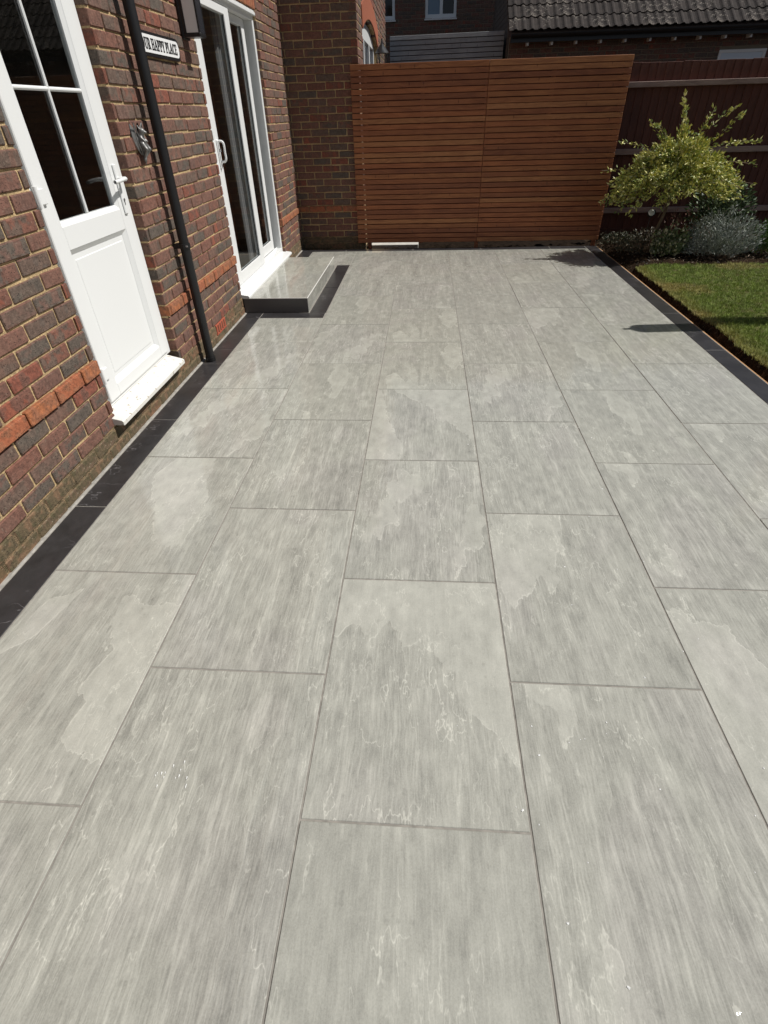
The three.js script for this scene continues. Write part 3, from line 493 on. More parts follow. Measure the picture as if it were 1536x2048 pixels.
// house name sign
{
  const sg = thing('house_sign', 'white plaque lettered OUR HAPPY PLACE with black border', 'sign', [X, 1.845, -3.655]);
  const out = (w, h, r) => { const s = new THREE.Shape(), a = w / 2, b = h / 2; s.moveTo(-a + r, -b); s.lineTo(a - r, -b); s.quadraticCurveTo(a - r * 0.25, -b + r * 0.05, a - r * 0.15, -b + r * 0.75); s.lineTo(a, -r * 0.35); s.lineTo(a, r * 0.35); s.lineTo(a - r * 0.15, b - r * 0.75); s.quadraticCurveTo(a - r * 0.25, b - r * 0.05, a - r, b); s.lineTo(-a + r, b); s.quadraticCurveTo(-a + r * 0.25, b - r * 0.05, -a + r * 0.15, b - r * 0.75); s.lineTo(-a, r * 0.35); s.lineTo(-a, -r * 0.35); s.lineTo(-a + r * 0.15, -b + r * 0.75); s.quadraticCurveTo(-a + r * 0.25, -b + r * 0.05, -a + r, -b); return s; };
  const ex = (s, d, x) => new THREE.ExtrudeGeometry(s, { depth: d, bevelEnabled: true, bevelSize: 0.0008, bevelThickness: 0.0008, bevelSegments: 1 }).rotateY(Math.PI / 2).translate(x, 0, 0);
  mesh('plate', ex(out(0.66, 0.112, 0.04), 0.012, 0.004), M.blackPaint, sg);
  mesh('face', ex(out(0.628, 0.082, 0.034), 0.002, 0.0175), plain(0.80, 0.80, 0.79, 0.4), sg);
  const font = await new FontLoader().loadAsync('fonts/droid/droid_serif_bold.typeface.json');
  const t = new TextGeometry('OUR HAPPY PLACE', { font, size: 0.046, depth: 0.001, curveSegments: 4, bevelEnabled: true, bevelSize: 0.0009, bevelThickness: 0.0006, bevelSegments: 1 }); t.computeBoundingBox(); const bb = t.boundingBox, w = bb.max.x - bb.min.x;
  t.translate(-bb.min.x - w / 2, -bb.min.y - (bb.max.y - bb.min.y) / 2, 0); t.scale(0.545 / w, 1.12, 1); t.rotateY(Math.PI / 2); t.translate(0.0208, 0, 0);
  mesh('lettering', t, M.blackPaint, sg);
}
// pewter winged ornament
{
  const o = thing('wall_ornament', 'pewter winged dragon ornament hung on the brick wall', 'ornament', [X, 1.37, -3.06]);
  // local: x out of the wall, y up, z along the wall (+z towards the camera)
  const caps = [[[0.022, 0.035, 0], [0.024, -0.005, 0], 0.017, 0.022], [[0.024, -0.005, 0], [0.022, -0.05, -0.004], 0.022, 0.013], [[0.026, 0.045, 0], [0.036, 0.062, -0.002], 0.013, 0.016], [[0.036, 0.062, -0.002], [0.058, 0.055, -0.004], 0.012, 0.006],
    [[0.03, 0.07, 0.008], [0.022, 0.092, 0.014], 0.006, 0.002], [[0.03, 0.07, -0.01], [0.022, 0.092, -0.016], 0.006, 0.002], [[0.032, 0.0, 0.016], [0.05, -0.025, 0.018], 0.013, 0.009], [[0.05, -0.025, 0.018], [0.03, -0.052, 0.012], 0.009, 0.006],
    [[0.032, 0.0, -0.016], [0.05, -0.025, -0.02], 0.013, 0.009], [[0.05, -0.025, -0.02], [0.03, -0.052, -0.014], 0.009, 0.006], [[0.022, -0.05, -0.004], [0.02, -0.075, 0.006], 0.012, 0.009], [[0.02, -0.075, 0.006], [0.014, -0.103, -0.004], 0.009, 0.002], [[0.03, 0.03, 0.014], [0.05, 0.012, 0.012], 0.008, 0.005], [[0.03, 0.03, -0.014], [0.05, 0.012, -0.012], 0.008, 0.005]];
  const sd = (x, y, z) => { let d = 1; for (const [a, b, ra, rb] of caps) { const ex = b[0] - a[0], ey = b[1] - a[1], ez = b[2] - a[2], px = x - a[0], py = y - a[1], pz = z - a[2], t = clamp((px * ex + py * ey + pz * ez) / (ex * ex + ey * ey + ez * ez)); const q = Math.hypot(px - ex * t, py - ey * t, pz - ez * t) - lerp(ra, rb, t), k = 0.006, h = clamp(0.5 + 0.5 * (d - q) / k); d = lerp(d, q, h) - k * h * (1 - h); } return d; };
  const R = 56, mc = new MarchingCubes(R, M.pewter, false, false, 60000); const hs = 0.125;
  for (let k = 0; k < R; k++) for (let j = 0; j < R; j++) for (let i = 0; i < R; i++) mc.field[k * R * R + j * R + i] = -sd((i - R / 2) / (R / 2) * hs + 0.03, (j - R / 2) / (R / 2) * hs, (k - R / 2) / (R / 2) * hs);
  mc.isolation = 0; mc.update();
  const n = mc.count, g = new THREE.BufferGeometry(); g.setAttribute('position', new THREE.BufferAttribute(mc.positionArray.slice(0, n * 3), 3)); g.setAttribute('normal', new THREE.BufferAttribute(mc.normalArray.slice(0, n * 3), 3)); g.setAttribute('uv', new THREE.BufferAttribute(new Float32Array(n * 2), 2));
  g.scale(hs, hs, hs); g.translate(0.03, 0, 0); mesh('body', g, M.pewter, o);
  for (const s of [1, -1]) { const sh = new THREE.Shape(); sh.moveTo(0.008, 0.03); sh.quadraticCurveTo(0.03, 0.075, 0.062, 0.098); sh.quadraticCurveTo(0.066, 0.04, 0.05, 0.0); sh.quadraticCurveTo(0.036, -0.03, 0.012, -0.052); sh.quadraticCurveTo(0.022, -0.01, 0.008, 0.03);
    const w = new THREE.ExtrudeGeometry(sh, { depth: 0.004, bevelEnabled: true, bevelSize: 0.002, bevelThickness: 0.002, bevelSegments: 1 }); w.rotateY(-Math.PI / 2); if (s < 0) w.scale(1, 1, -0.7); w.rotateY(s * -0.25); w.translate(0.016, 0, 0);
    const ribs = [tube([V(0.018, 0.03, s * 0.008), V(0.02, 0.075, s * 0.034 * (s > 0 ? 1 : 0.7)), V(0.026, 0.1, s * 0.062 * (s > 0 ? 1 : 0.7))], 0.0035, 10, 6), tube([V(0.026, 0.1, s * 0.062 * (s > 0 ? 1 : 0.7)), V(0.024, 0.03, s * 0.058 * (s > 0 ? 1 : 0.7)), V(0.02, -0.05, s * 0.014)], 0.0035, 12, 6)];
    const m = mesh('wing', [w, ...ribs], M.pewter, o); m.material = M.pewter; }
}

// ───────────────────────── slatted screen ─────────────────────────
{
  const sc = thing('slatted_screen', 'cedar brown horizontal slatted timber screen across the far end of the patio', 'screen', [0, 0, 0]);
  seed(71); const zf = -7.33, x0 = 0.605, xm = 2.208, x1 = 3.805;
  const lens = [];
  for (let i = 0; i < 33; i++) for (const [a, b] of [[x0, xm - 0.003], [xm + 0.003, x1]]) {
    const y = 0.0885 + i * 0.0567, top = i === 32, hgt = 0.0490 + (top ? 0.004 : rr(-0.0012, 0.0012)), tilt = rr(-0.0009, 0.0009) + (i === 31 ? -0.001 : 0);
    const g = cbox(b - a + rr(-0.003, 0.003), hgt, 0.02 + rr(-0.0015, 0.0015), 0.002, 0, 1, rr(0, 8), rr(0, 3)); g.rotateZ(tilt); g.translate((a + b) / 2, y + rr(-0.0012, 0.0012), zf - 0.01 + rr(-0.0012, 0.0012));
    mesh('slat', g, pick(M.cedar), sc);
  }
  mesh('added_gap_board', span(0.72, 3.80, 0.075, 1.885, zf - 0.0615, zf - 0.068, 0.001), M.fenceWood, sc);  // added behind the slats to make the gaps between them dark
  for (const x of [0.76, 1.45, 2.208, 2.95, 3.76]) mesh('batten', span(x - 0.024, x + 0.024, x === 2.208 || x > 3.7 || x < 1 ? -0.1 : 0.05, 1.90, zf - 0.0215, zf - 0.06, 0.002), M.cedar[3], sc);
}
// ───────────────────────── garden side ─────────────────────────
function heightSheet(x0, x1, z0, z1, nx, nz, fn, uvs = 1) { const g = new THREE.PlaneGeometry(1, 1, nx, nz); g.rotateX(-Math.PI / 2); const p = g.attributes.position, uv = g.attributes.uv; for (let i = 0; i < p.count; i++) { const u = p.getX(i) + 0.5, v = 0.5 - p.getZ(i), [x, y, z] = fn(lerp(x0, x1, u), lerp(z0, z1, v), u, v); p.setXYZ(i, x, y, z); uv.setXY(i, x * uvs, z * uvs); } g.computeVertexNormals(); return g; }
const edgeX = z => 3.862 + (fbm(z * 2.1 + 40, 3.3, 3) - 0.5) * 0.06 + (fbm(z * 13 + 8, 1.1, 3) - 0.5) * 0.05;
const bedZ = x => -6.02 + (fbm(x * 2 + 3, 7.7, 3) - 0.5) * 0.14 + Math.max(0, 4.15 - x) * 0.5;
const LY = 0.05;
structure(mesh('soil_bed', heightSheet(3.797, 8.5, 1.0, -7.9, 150, 260, (x, z, u) => { const e = edgeX(z), inBed = z < bedZ(x) + 0.05; let y = (fbm(x * 9, z * 9, 4) - 0.5) * 0.05 + (fbm(x * 34, z * 34, 3) - 0.5) * 0.03; y += inBed ? lerp(-0.045, 0.03, sstep(3.8, 3.98, x)) : lerp(-0.055, 0.0, sstep(3.8, e + 0.03, x)); if (!inBed && x > e + 0.06) y = Math.min(y, 0.0); return [x, y, z]; }, 1.6), M.soil), 'dark crumbly soil of the flower bed and trench beside the patio', 'soil');
structure(mesh('soil_strip', heightSheet(-0.2, 3.86, -7.282, -7.75, 120, 14, (x, z) => [x, -0.07 + (fbm(x * 9 + 5, z * 9, 4) - 0.5) * 0.15 + (fbm(x * 40, z * 40, 2) - 0.5) * 0.05, z], 1.6), M.shadeSoil), 'strip of soil under the slatted screen coloured near black for shade', 'soil');  // shade at the foot of the screen is painted into this soil
structure(mesh('shade_soil_sheet', heightSheet(0.705, 3.86, -7.74, -10.5, 60, 50, (x, z) => [x, -0.085 + (fbm(x * 9 + 5, z * 9, 4) - 0.5) * 0.05, z], 1.6), M.shadeSoil), 'added soil sheet behind the slatted screen coloured near black for shade', 'soil');  // added sheet in shade-dark colour, covers the sunlit earth
structure(mesh('sunlit_patch_slab', span(0.72, 1.42, -0.10, -0.012, -7.60, -7.86, 0.004), M.concrete), 'pale concrete strip shaped as the sunlit patch just behind the slatted screen', 'path');  // pale slab cut to the sunlit patch that shows below the slats
structure(mesh('lawn', heightSheet(0, 1, 0, 1, 60, 120, (x, z, u, v) => { const zz = lerp(1.0, -6.2, v), e = edgeX(zz), X2 = lerp(e, 8.6, u * u); let y = LY - 0.018 + (fbm(X2 * 3, zz * 3, 3) - 0.5) * 0.02; const zb = bedZ(X2), z2 = Math.max(zz, zb); if (u === 0) y -= 0.03; return [X2, y, z2]; }, 1), M.turf), 'green lawn with a cut edge above the patio', 'lawn');
{ // turf edge face
  const g = heightSheet(0, 1, 0, 1, 6, 400, (x, z, u, v) => { const zz = lerp(1.0, -6.1, v), e = edgeX(zz); return [e - 0.004 - 0.05 * (1 - u) + (fbm(zz * 40, u * 9, 3) - 0.5) * 0.03, lerp(-0.06, LY - 0.022, u), Math.max(zz, bedZ(e) + 0.0)]; }, 1);
  structure(mesh('turf_edge', g, M.soil), 'ragged cut face of soil below the lawn edge', 'soil');
}
// blades of grass
{
  seed(81); const blade = []; const mk = (h, lx, lz, w, ox, oz, ang) => { const c = Math.cos(ang) * w, s = Math.sin(ang) * w; return [ox - c, 0, oz - s, ox + c, 0, oz + s, ox + lx * 0.45 + c * 0.7, h * 0.6, oz + lz * 0.45 + s * 0.7, ox - c, 0, oz - s, ox + lx * 0.45 + c * 0.7, h * 0.6, oz + lz * 0.45 + s * 0.7, ox + lx * 0.45 - c * 0.7, h * 0.6, oz + lz * 0.45 - s * 0.7, ox + lx * 0.45 - c * 0.7, h * 0.6, oz + lz * 0.45 - s * 0.7, ox + lx * 0.45 + c * 0.7, h * 0.6, oz + lz * 0.45 + s * 0.7, ox + lx, h, oz + lz]; };
  for (let i = 0; i < 7; i++) blade.push(...mk(rr(0.018, 0.034), rr(-0.018, 0.018), rr(-0.018, 0.018), rr(0.0009, 0.0016), rr(-0.014, 0.014), rr(-0.014, 0.014), rr(0, 6)));
  const g = new THREE.BufferGeometry(); g.setAttribute('position', new THREE.Float32BufferAttribute(blade, 3)); g.computeVertexNormals();
  const N = 46000, im = new THREE.InstancedMesh(g, new THREE.MeshStandardMaterial({ color: 0xffffff, roughness: 0.8, side: THREE.DoubleSide }), N), m = new THREE.Matrix4(), q = new THREE.Quaternion(), col = new THREE.Color(), up = V(0, 1, 0);
  for (let i = 0; i < N; i++) {
    const t = rnd(), z = t < 0.8 ? rr(-6.15, -2.3) : rr(-2.3, 0.9), e = edgeX(z), x = e + 0.004 + Math.pow(rnd(), 1.35) * 2.3; if (z < bedZ(x)) { i--; continue; }
    const k = fbm(x * 2.2, z * 2.2, 3), edge = sstep(0.22, 0.0, x - e), dry = clamp(sstep(0.44, 0.66, k) * 0.75 + edge * 0.6 + rr(-0.25, 0.25));
    q.setFromAxisAngle(up, rr(0, 6.28)); const s = rr(0.7, 1.35); m.compose(V(x, LY - 0.03 + (fbm(x * 3, z * 3, 3) - 0.5) * 0.02, z), q, V(s, s * rr(0.8, 1.3), s)); im.setMatrixAt(i, m);
    const b = rr(0.5, 1.5); col.setRGB(lerp(0.225, 0.40, dry) * b, lerp(0.30, 0.34, dry) * b, lerp(0.055, 0.12, dry) * b); im.setColorAt(i, col);
  }
  im.name = 'grass'; im.castShadow = im.receiveShadow = true; im.userData = { kind: 'stuff', label: 'short mown grass blades of the lawn', category: 'grass' }; scene.add(im);
}
// leaf helper: adds folded leaf faces into arrays
function leafMesh(list, mat, name, parent) { // list of [pos, dir, len, wid, colour]
  const n = list.length, pos = new Float32Array(n * 18), col = new Float32Array(n * 18), a = V(), side = V(), nn = V(), up = V();
  list.forEach(([p, d, L, w, c], i) => {
    a.copy(d).normalize(); side.set(rr(-1, 1), rr(-1, 1), rr(-1, 1)).cross(a).normalize(); nn.crossVectors(side, a).normalize();
    const mid = p.clone().addScaledVector(a, L * 0.5), tip = p.clone().addScaledVector(a, L).addScaledVector(nn, -L * 0.12), l = mid.clone().addScaledVector(side, w).addScaledVector(nn, w * 0.45), r = mid.clone().addScaledVector(side, -w).addScaledVector(nn, w * 0.45);
    [p, l, tip, p, tip, r].forEach((q, k) => { pos[i * 18 + k * 3] = q.x; pos[i * 18 + k * 3 + 1] = q.y; pos[i * 18 + k * 3 + 2] = q.z; col[i * 18 + k * 3] = c[0]; col[i * 18 + k * 3 + 1] = c[1]; col[i * 18 + k * 3 + 2] = c[2]; });
  });
  const g = new THREE.BufferGeometry(); g.setAttribute('position', new THREE.BufferAttribute(pos, 3)); g.setAttribute('color', new THREE.BufferAttribute(col, 3)); g.computeVertexNormals();
  return mesh(name, g, mat, parent);
}
const leafMat = new THREE.MeshPhysicalMaterial({ color: 0xffffff, vertexColors: true, roughness: 0.55, side: THREE.DoubleSide, transmission: 0.22, thickness: 0 });
const leafMat2 = new THREE.MeshPhysicalMaterial({ color: 0xffffff, vertexColors: true, roughness: 0.58, side: THREE.DoubleSide });
function blendCol(cols) { const c = pick(cols), b = rr(0.75, 1.25); return [c[0] * b, c[1] * b, c[2] * b]; }
// small standard willow with yellow-green variegated leaves
{
  seed(91); const bx = 4.24, bz = -6.62, t = thing('small_tree', 'small round headed tree with yellow green variegated leaves in the flower bed', 'tree', [bx, 0.0, bz]);
  const head = V(0.10, 0.76, 0.0);
  mesh('trunk', [tube([V(-0.02, -0.03, 0), V(0.01, 0.25, 0.01), V(0.07, 0.5, -0.005), head], 0.017, 20, 9), tube([V(0.0, 0.42, 0.01), V(0.05, 0.6, 0.02), V(0.03, 0.75, 0.03)], 0.006, 8, 6)], M.bark, t);
  const twigs = [], leaves = [], cols = [[0.66, 0.62, 0.17], [0.50, 0.50, 0.11], [0.32, 0.38, 0.08], [0.74, 0.70, 0.34], [0.56, 0.53, 0.12], [0.20, 0.26, 0.06]];
  const targets = [];
  for (let i = 0; i < 380; i++) { // umbrella shaped crown with a peaked top
    const u = rr(-1, 1), ang = rr(0, 6.283), rad = Math.sqrt(rnd()), cx = Math.cos(ang) * rad, cz = Math.sin(ang) * rad;
    const topY = 1.28 - 0.42 * Math.pow(Math.abs(cx * 0.9 + 0.02), 1.25) - 0.22 * rad * rad, lowY = 0.76 - 0.26 * Math.pow(rad, 2.2) * (cx < 0 ? 1.1 : 0.9) + 0.05 * (1 - rad);
    const y = lerp(lowY, topY, Math.pow(rnd(), 0.75)); targets.push(V(cx * (cx < 0 ? 0.70 : 0.78) + 0.06, y, cz * 0.50));
  }
  // long shoots seen against the fence
  const shoots = [[-0.06, 1.56, 0.02], [-0.03, 1.50, 0.04], [0.0, 1.46, -0.02], [0.50, 1.44, 0.02], [0.62, 1.40, -0.02], [0.33, 1.44, -0.05], [-0.60, 1.16, 0.0], [-0.36, 1.34, 0.05], [-0.76, 0.90, 0.04], [-0.70, 0.60, 0.05], [0.86, 1.13, 0], [0.92, 0.92, 0.02], [-0.25, 1.30, 0.0], [-0.62, 0.56, 0.0], [0.7, 1.15, 0.1], [0.9, 0.75, 0.1]].map(a => V(...a));
  const all = [...targets, ...shoots];
  all.forEach((T, i) => {
    const isShoot = i >= targets.length, start = head.clone().add(V(rr(-0.03, 0.03), rr(-0.02, 0.08), rr(-0.03, 0.03))), mid = start.clone().lerp(T, 0.5).add(V(rr(-0.06, 0.06), rr(0.03, 0.13), rr(-0.06, 0.06)));
    const cv = new THREE.CatmullRomCurve3([start, mid, T]);
    if (i % 3 === 0 || isShoot) twigs.push(new THREE.TubeGeometry(cv, 7, isShoot ? 0.0028 : rr(0.002, 0.004), 4));
    const n = isShoot ? 34 : 38; for (let k = 0; k < n; k++) { const s = isShoot ? rr(0.45, 1) : lerp(0.42, 1, Math.pow(rnd(), 0.7)), p = cv.getPoint(s), d = cv.getTangent(s); const spread = isShoot ? 0.016 : 0.034; p.add(V(rr(-1, 1), rr(-1, 1), rr(-1, 1)).multiplyScalar(spread)); leaves.push([p, V(d.x + rr(-1, 1), d.y + rr(-0.6, 1.1), d.z + rr(-1, 1)), rr(0.028, 0.056), rr(0.0075, 0.014), blendCol(cols)]); }
  });
  mesh('branches', twigs, M.bark, t); leafMesh(leaves, leafMat, 'crown', t);
}
function shrub(name, label, cat, [x, y, z], n, leaf, cols, mat, shape, stemN = 10, group) {
  const t = thing(name, label, cat, [x, y, z], group), L = [], stems = [];
  for (let i = 0; i < stemN; i++) { const e = shape(1); stems.push(tube([V(rr(-0.03, 0.03), -0.04, rr(-0.03, 0.03)), V(e.x * 0.4, e.y * 0.6, e.z * 0.4), V(e.x * 0.85, e.y * 0.9, e.z * 0.85)], 0.003, 6, 5)); }
  for (let i = 0; i < n; i++) { const p = shape(Math.pow(rnd(), 0.35)); L.push([p, V(p.x * 1.6 + rr(-0.5, 0.5), leaf.up + rr(-0.4, 0.5), p.z * 1.6 + rr(-0.5, 0.5)), rr(leaf.l0, leaf.l1), leaf.w * rr(0.7, 1.2), blendCol(cols)]); }
  mesh('stems', stems, M.bark, t); leafMesh(L, mat, 'foliage', t); return t;
}
const dome = (rx, h, rz, low = 0.05) => k => { const a = rr(0, 6.283), e = Math.asin(rnd()), b = 0.62 + 0.62 * vn(a * 2.3 + 5, e * 3 + 9); return V(Math.cos(a) * Math.cos(e) * rx * k * b, low + Math.sin(e) * h * k * b, Math.sin(a) * Math.cos(e) * rz * k * b); };
seed(111);
shrub('silver_shrub', 'low mounded shrub with narrow silver grey leaves at the lawn edge', 'shrub', [4.93, 0.02, -6.42], 4600, { l0: 0.03, l1: 0.06, w: 0.0058, up: 0.5 }, [[0.36, 0.38, 0.34], [0.25, 0.275, 0.24], [0.46, 0.47, 0.42], [0.17, 0.20, 0.155]], leafMat2, dome(0.44, 0.40, 0.30), 16);
shrub('glossy_shrub', 'dark glossy leaved evergreen shrub behind the silver shrub', 'shrub', [5.12, 0.02, -7.05], 2300, { l0: 0.04, l1: 0.075, w: 0.016, up: 0.3 }, [[0.05, 0.085, 0.03], [0.08, 0.12, 0.04], [0.035, 0.06, 0.022], [0.14, 0.18, 0.08]], leafMat2, dome(0.40, 0.66, 0.34), 12);
shrub('variegated_shrub', 'small shrub with cream edged leaves at the foot of the tree', 'shrub', [4.40, 0.0, -6.50], 1000, { l0: 0.028, l1: 0.05, w: 0.014, up: 0.4 }, [[0.55, 0.54, 0.36], [0.13, 0.17, 0.07], [0.20, 0.24, 0.10], [0.08, 0.11, 0.045]], leafMat2, dome(0.24, 0.30, 0.2), 9);
shrub('feathery_shrub', 'bright green fine leaved shrub next to the silver shrub', 'shrub', [5.62, 0.02, -6.48], 2400, { l0: 0.03, l1: 0.06, w: 0.006, up: 0.7 }, [[0.10, 0.20, 0.035], [0.14, 0.25, 0.05], [0.07, 0.14, 0.03]], leafMat, dome(0.34, 0.36, 0.28), 12);
shrub('red_stem_plant', 'low sprawling plant with reddish leaves near the garden light', 'plant', [4.62, 0.02, -6.85], 420, { l0: 0.025, l1: 0.045, w: 0.009, up: 0.6 }, [[0.16, 0.06, 0.045], [0.22, 0.10, 0.07], [0.10, 0.09, 0.04]], leafMat2, dome(0.26, 0.36, 0.18), 9);
shrub('creeping_plant', 'flat creeping plant between the border corner and the tree', 'plant', [4.08, -0.02, -6.72], 520, { l0: 0.015, l1: 0.035, w: 0.007, up: 0.5 }, [[0.09, 0.085, 0.045], [0.06, 0.07, 0.035], [0.16, 0.13, 0.08], [0.05, 0.045, 0.03]], leafMat2, dome(0.26, 0.17, 0.26), 7);
shrub('creeping_plant', 'dark trailing ground cover at the foot of the closeboard fence', 'plant', [4.08, -0.01, -7.22], 700, { l0: 0.018, l1: 0.04, w: 0.009, up: 0.5 }, [[0.05, 0.06, 0.03], [0.035, 0.045, 0.02], [0.10, 0.09, 0.05]], leafMat2, dome(0.34, 0.13, 0.22), 7);
shrub('creeping_plant', 'brownish trailing ground cover behind the tree trunk', 'plant', [4.52, 0.0, -7.25], 700, { l0: 0.018, l1: 0.04, w: 0.009, up: 0.5 }, [[0.08, 0.06, 0.035], [0.05, 0.05, 0.025], [0.13, 0.10, 0.06]], leafMat2, dome(0.34, 0.16, 0.24), 7);
{ // leaf litter on the bed
  const L = []; for (let i = 0; i < 1500; i++) { const x = rr(3.82, 5.9), z = rr(-7.6, -6.05); L.push([V(x, lerp(-0.04, 0.035, sstep(3.8, 3.98, x)) + (fbm(x * 9, z * 9, 4) - 0.5) * 0.05 + rr(0, 0.015), z), V(rr(-1, 1), rr(-0.1, 0.5), rr(-1, 1)), rr(0.015, 0.05), rr(0.002, 0.008), blendCol([[0.13, 0.085, 0.05], [0.06, 0.042, 0.028], [0.24, 0.17, 0.11], [0.05, 0.045, 0.022]])]); }
  const m = leafMesh(L, leafMat2, 'leaf_litter', scene); m.userData = { kind: 'stuff', label: 'dry leaves and twigs strewn over the flower bed', category: 'litter' };
}
{ // spike light
  const l = thing('garden_light', 'round white faced spike light in the flower bed', 'garden light', [4.20, 0.0, -6.75]);
  mesh('stem', new THREE.CylinderGeometry(0.005, 0.005, 0.46, 8).translate(0, 0.2, 0), M.blackPlastic, l);
  const hd = mesh('head', new THREE.CylinderGeometry(0.045, 0.038, 0.045, 24).rotateX(Math.PI / 2 - 0.5).translate(0, 0.445, 0), M.blackPlastic, l);
  mesh('lens', new THREE.SphereGeometry(0.038, 20, 10).scale(1, 0.35, 1).rotateX(Math.PI / 2 - 0.5).translate(-0.006, 0.457, 0.024), plain(0.75, 0.74, 0.70, 0.35), l);
}
// dark closeboard fence behind the bed
{
  const f = thing('board_fence', 'dark brown closeboard fence with pale horizontal rails behind the flower bed', 'fence', [0, 0, 0]); seed(121); const zf = -7.80;
  for (let i = 0; i < 40; i++) { const x = 3.86 + i * 0.098, g = cbox(0.112, 1.80 + rr(-0.008, 0.008), 0.014, 0.002, 0, 1, 0, 0), uv = g.attributes.uv, p = g.attributes.position; const o = rr(0, 9); for (let k = 0; k < uv.count; k++) uv.setXY(k, p.getY(k) + o, p.getX(k) + o * 0.37); g.rotateY(0.09); g.translate(x + 0.05, 0.98, zf - 0.022); mesh('board', g, M.fenceWood, f); }
  for (const [y, h] of [[1.70, 0.055], [1.03, 0.06], [0.37, 0.06]]) { mesh('rail', span(3.86, 7.8, y - h, y, zf - 0.012, zf + 0.042, 0.003), M.railWood, f); }
  mesh('gravel_board', span(3.86, 7.8, -0.1, 0.12, zf - 0.03, zf - 0.006, 0.003), M.fenceWood, f);
  mesh('post', span(6.55, 6.65, -0.1, 1.95, zf - 0.13, zf - 0.034, 0.003), M.fenceWood, f);
}
// covered rotary airer standing on the lawn, outside the picture: its shadow reaches the patio
{
  const h = 2.25, ax = 3.20 + h * 0.78, az = -3.925 - 0.055 * h, r = thing('rotary_airer', 'folded rotary clothes airer in a grey zip cover on the lawn', 'clothes airer', [ax, LY - 0.03, az]);
  mesh('pole', new THREE.CylinderGeometry(0.02, 0.02, h, 14).translate(0, h / 2, 0), M.steel, r);
  mesh('cover', new THREE.LatheGeometry([[0.006, h], [0.024, h - 0.10], [0.034, h - 0.12], [0.094, h - 0.175], [0.098, h - 0.185], [0.098, 1.2], [0.095, 0.45], [0.085, 0.42], [0.02, 0.42]].map(p => new THREE.Vector2(...p)), 20), plain(0.16, 0.17, 0.17, 0.85), r);
}
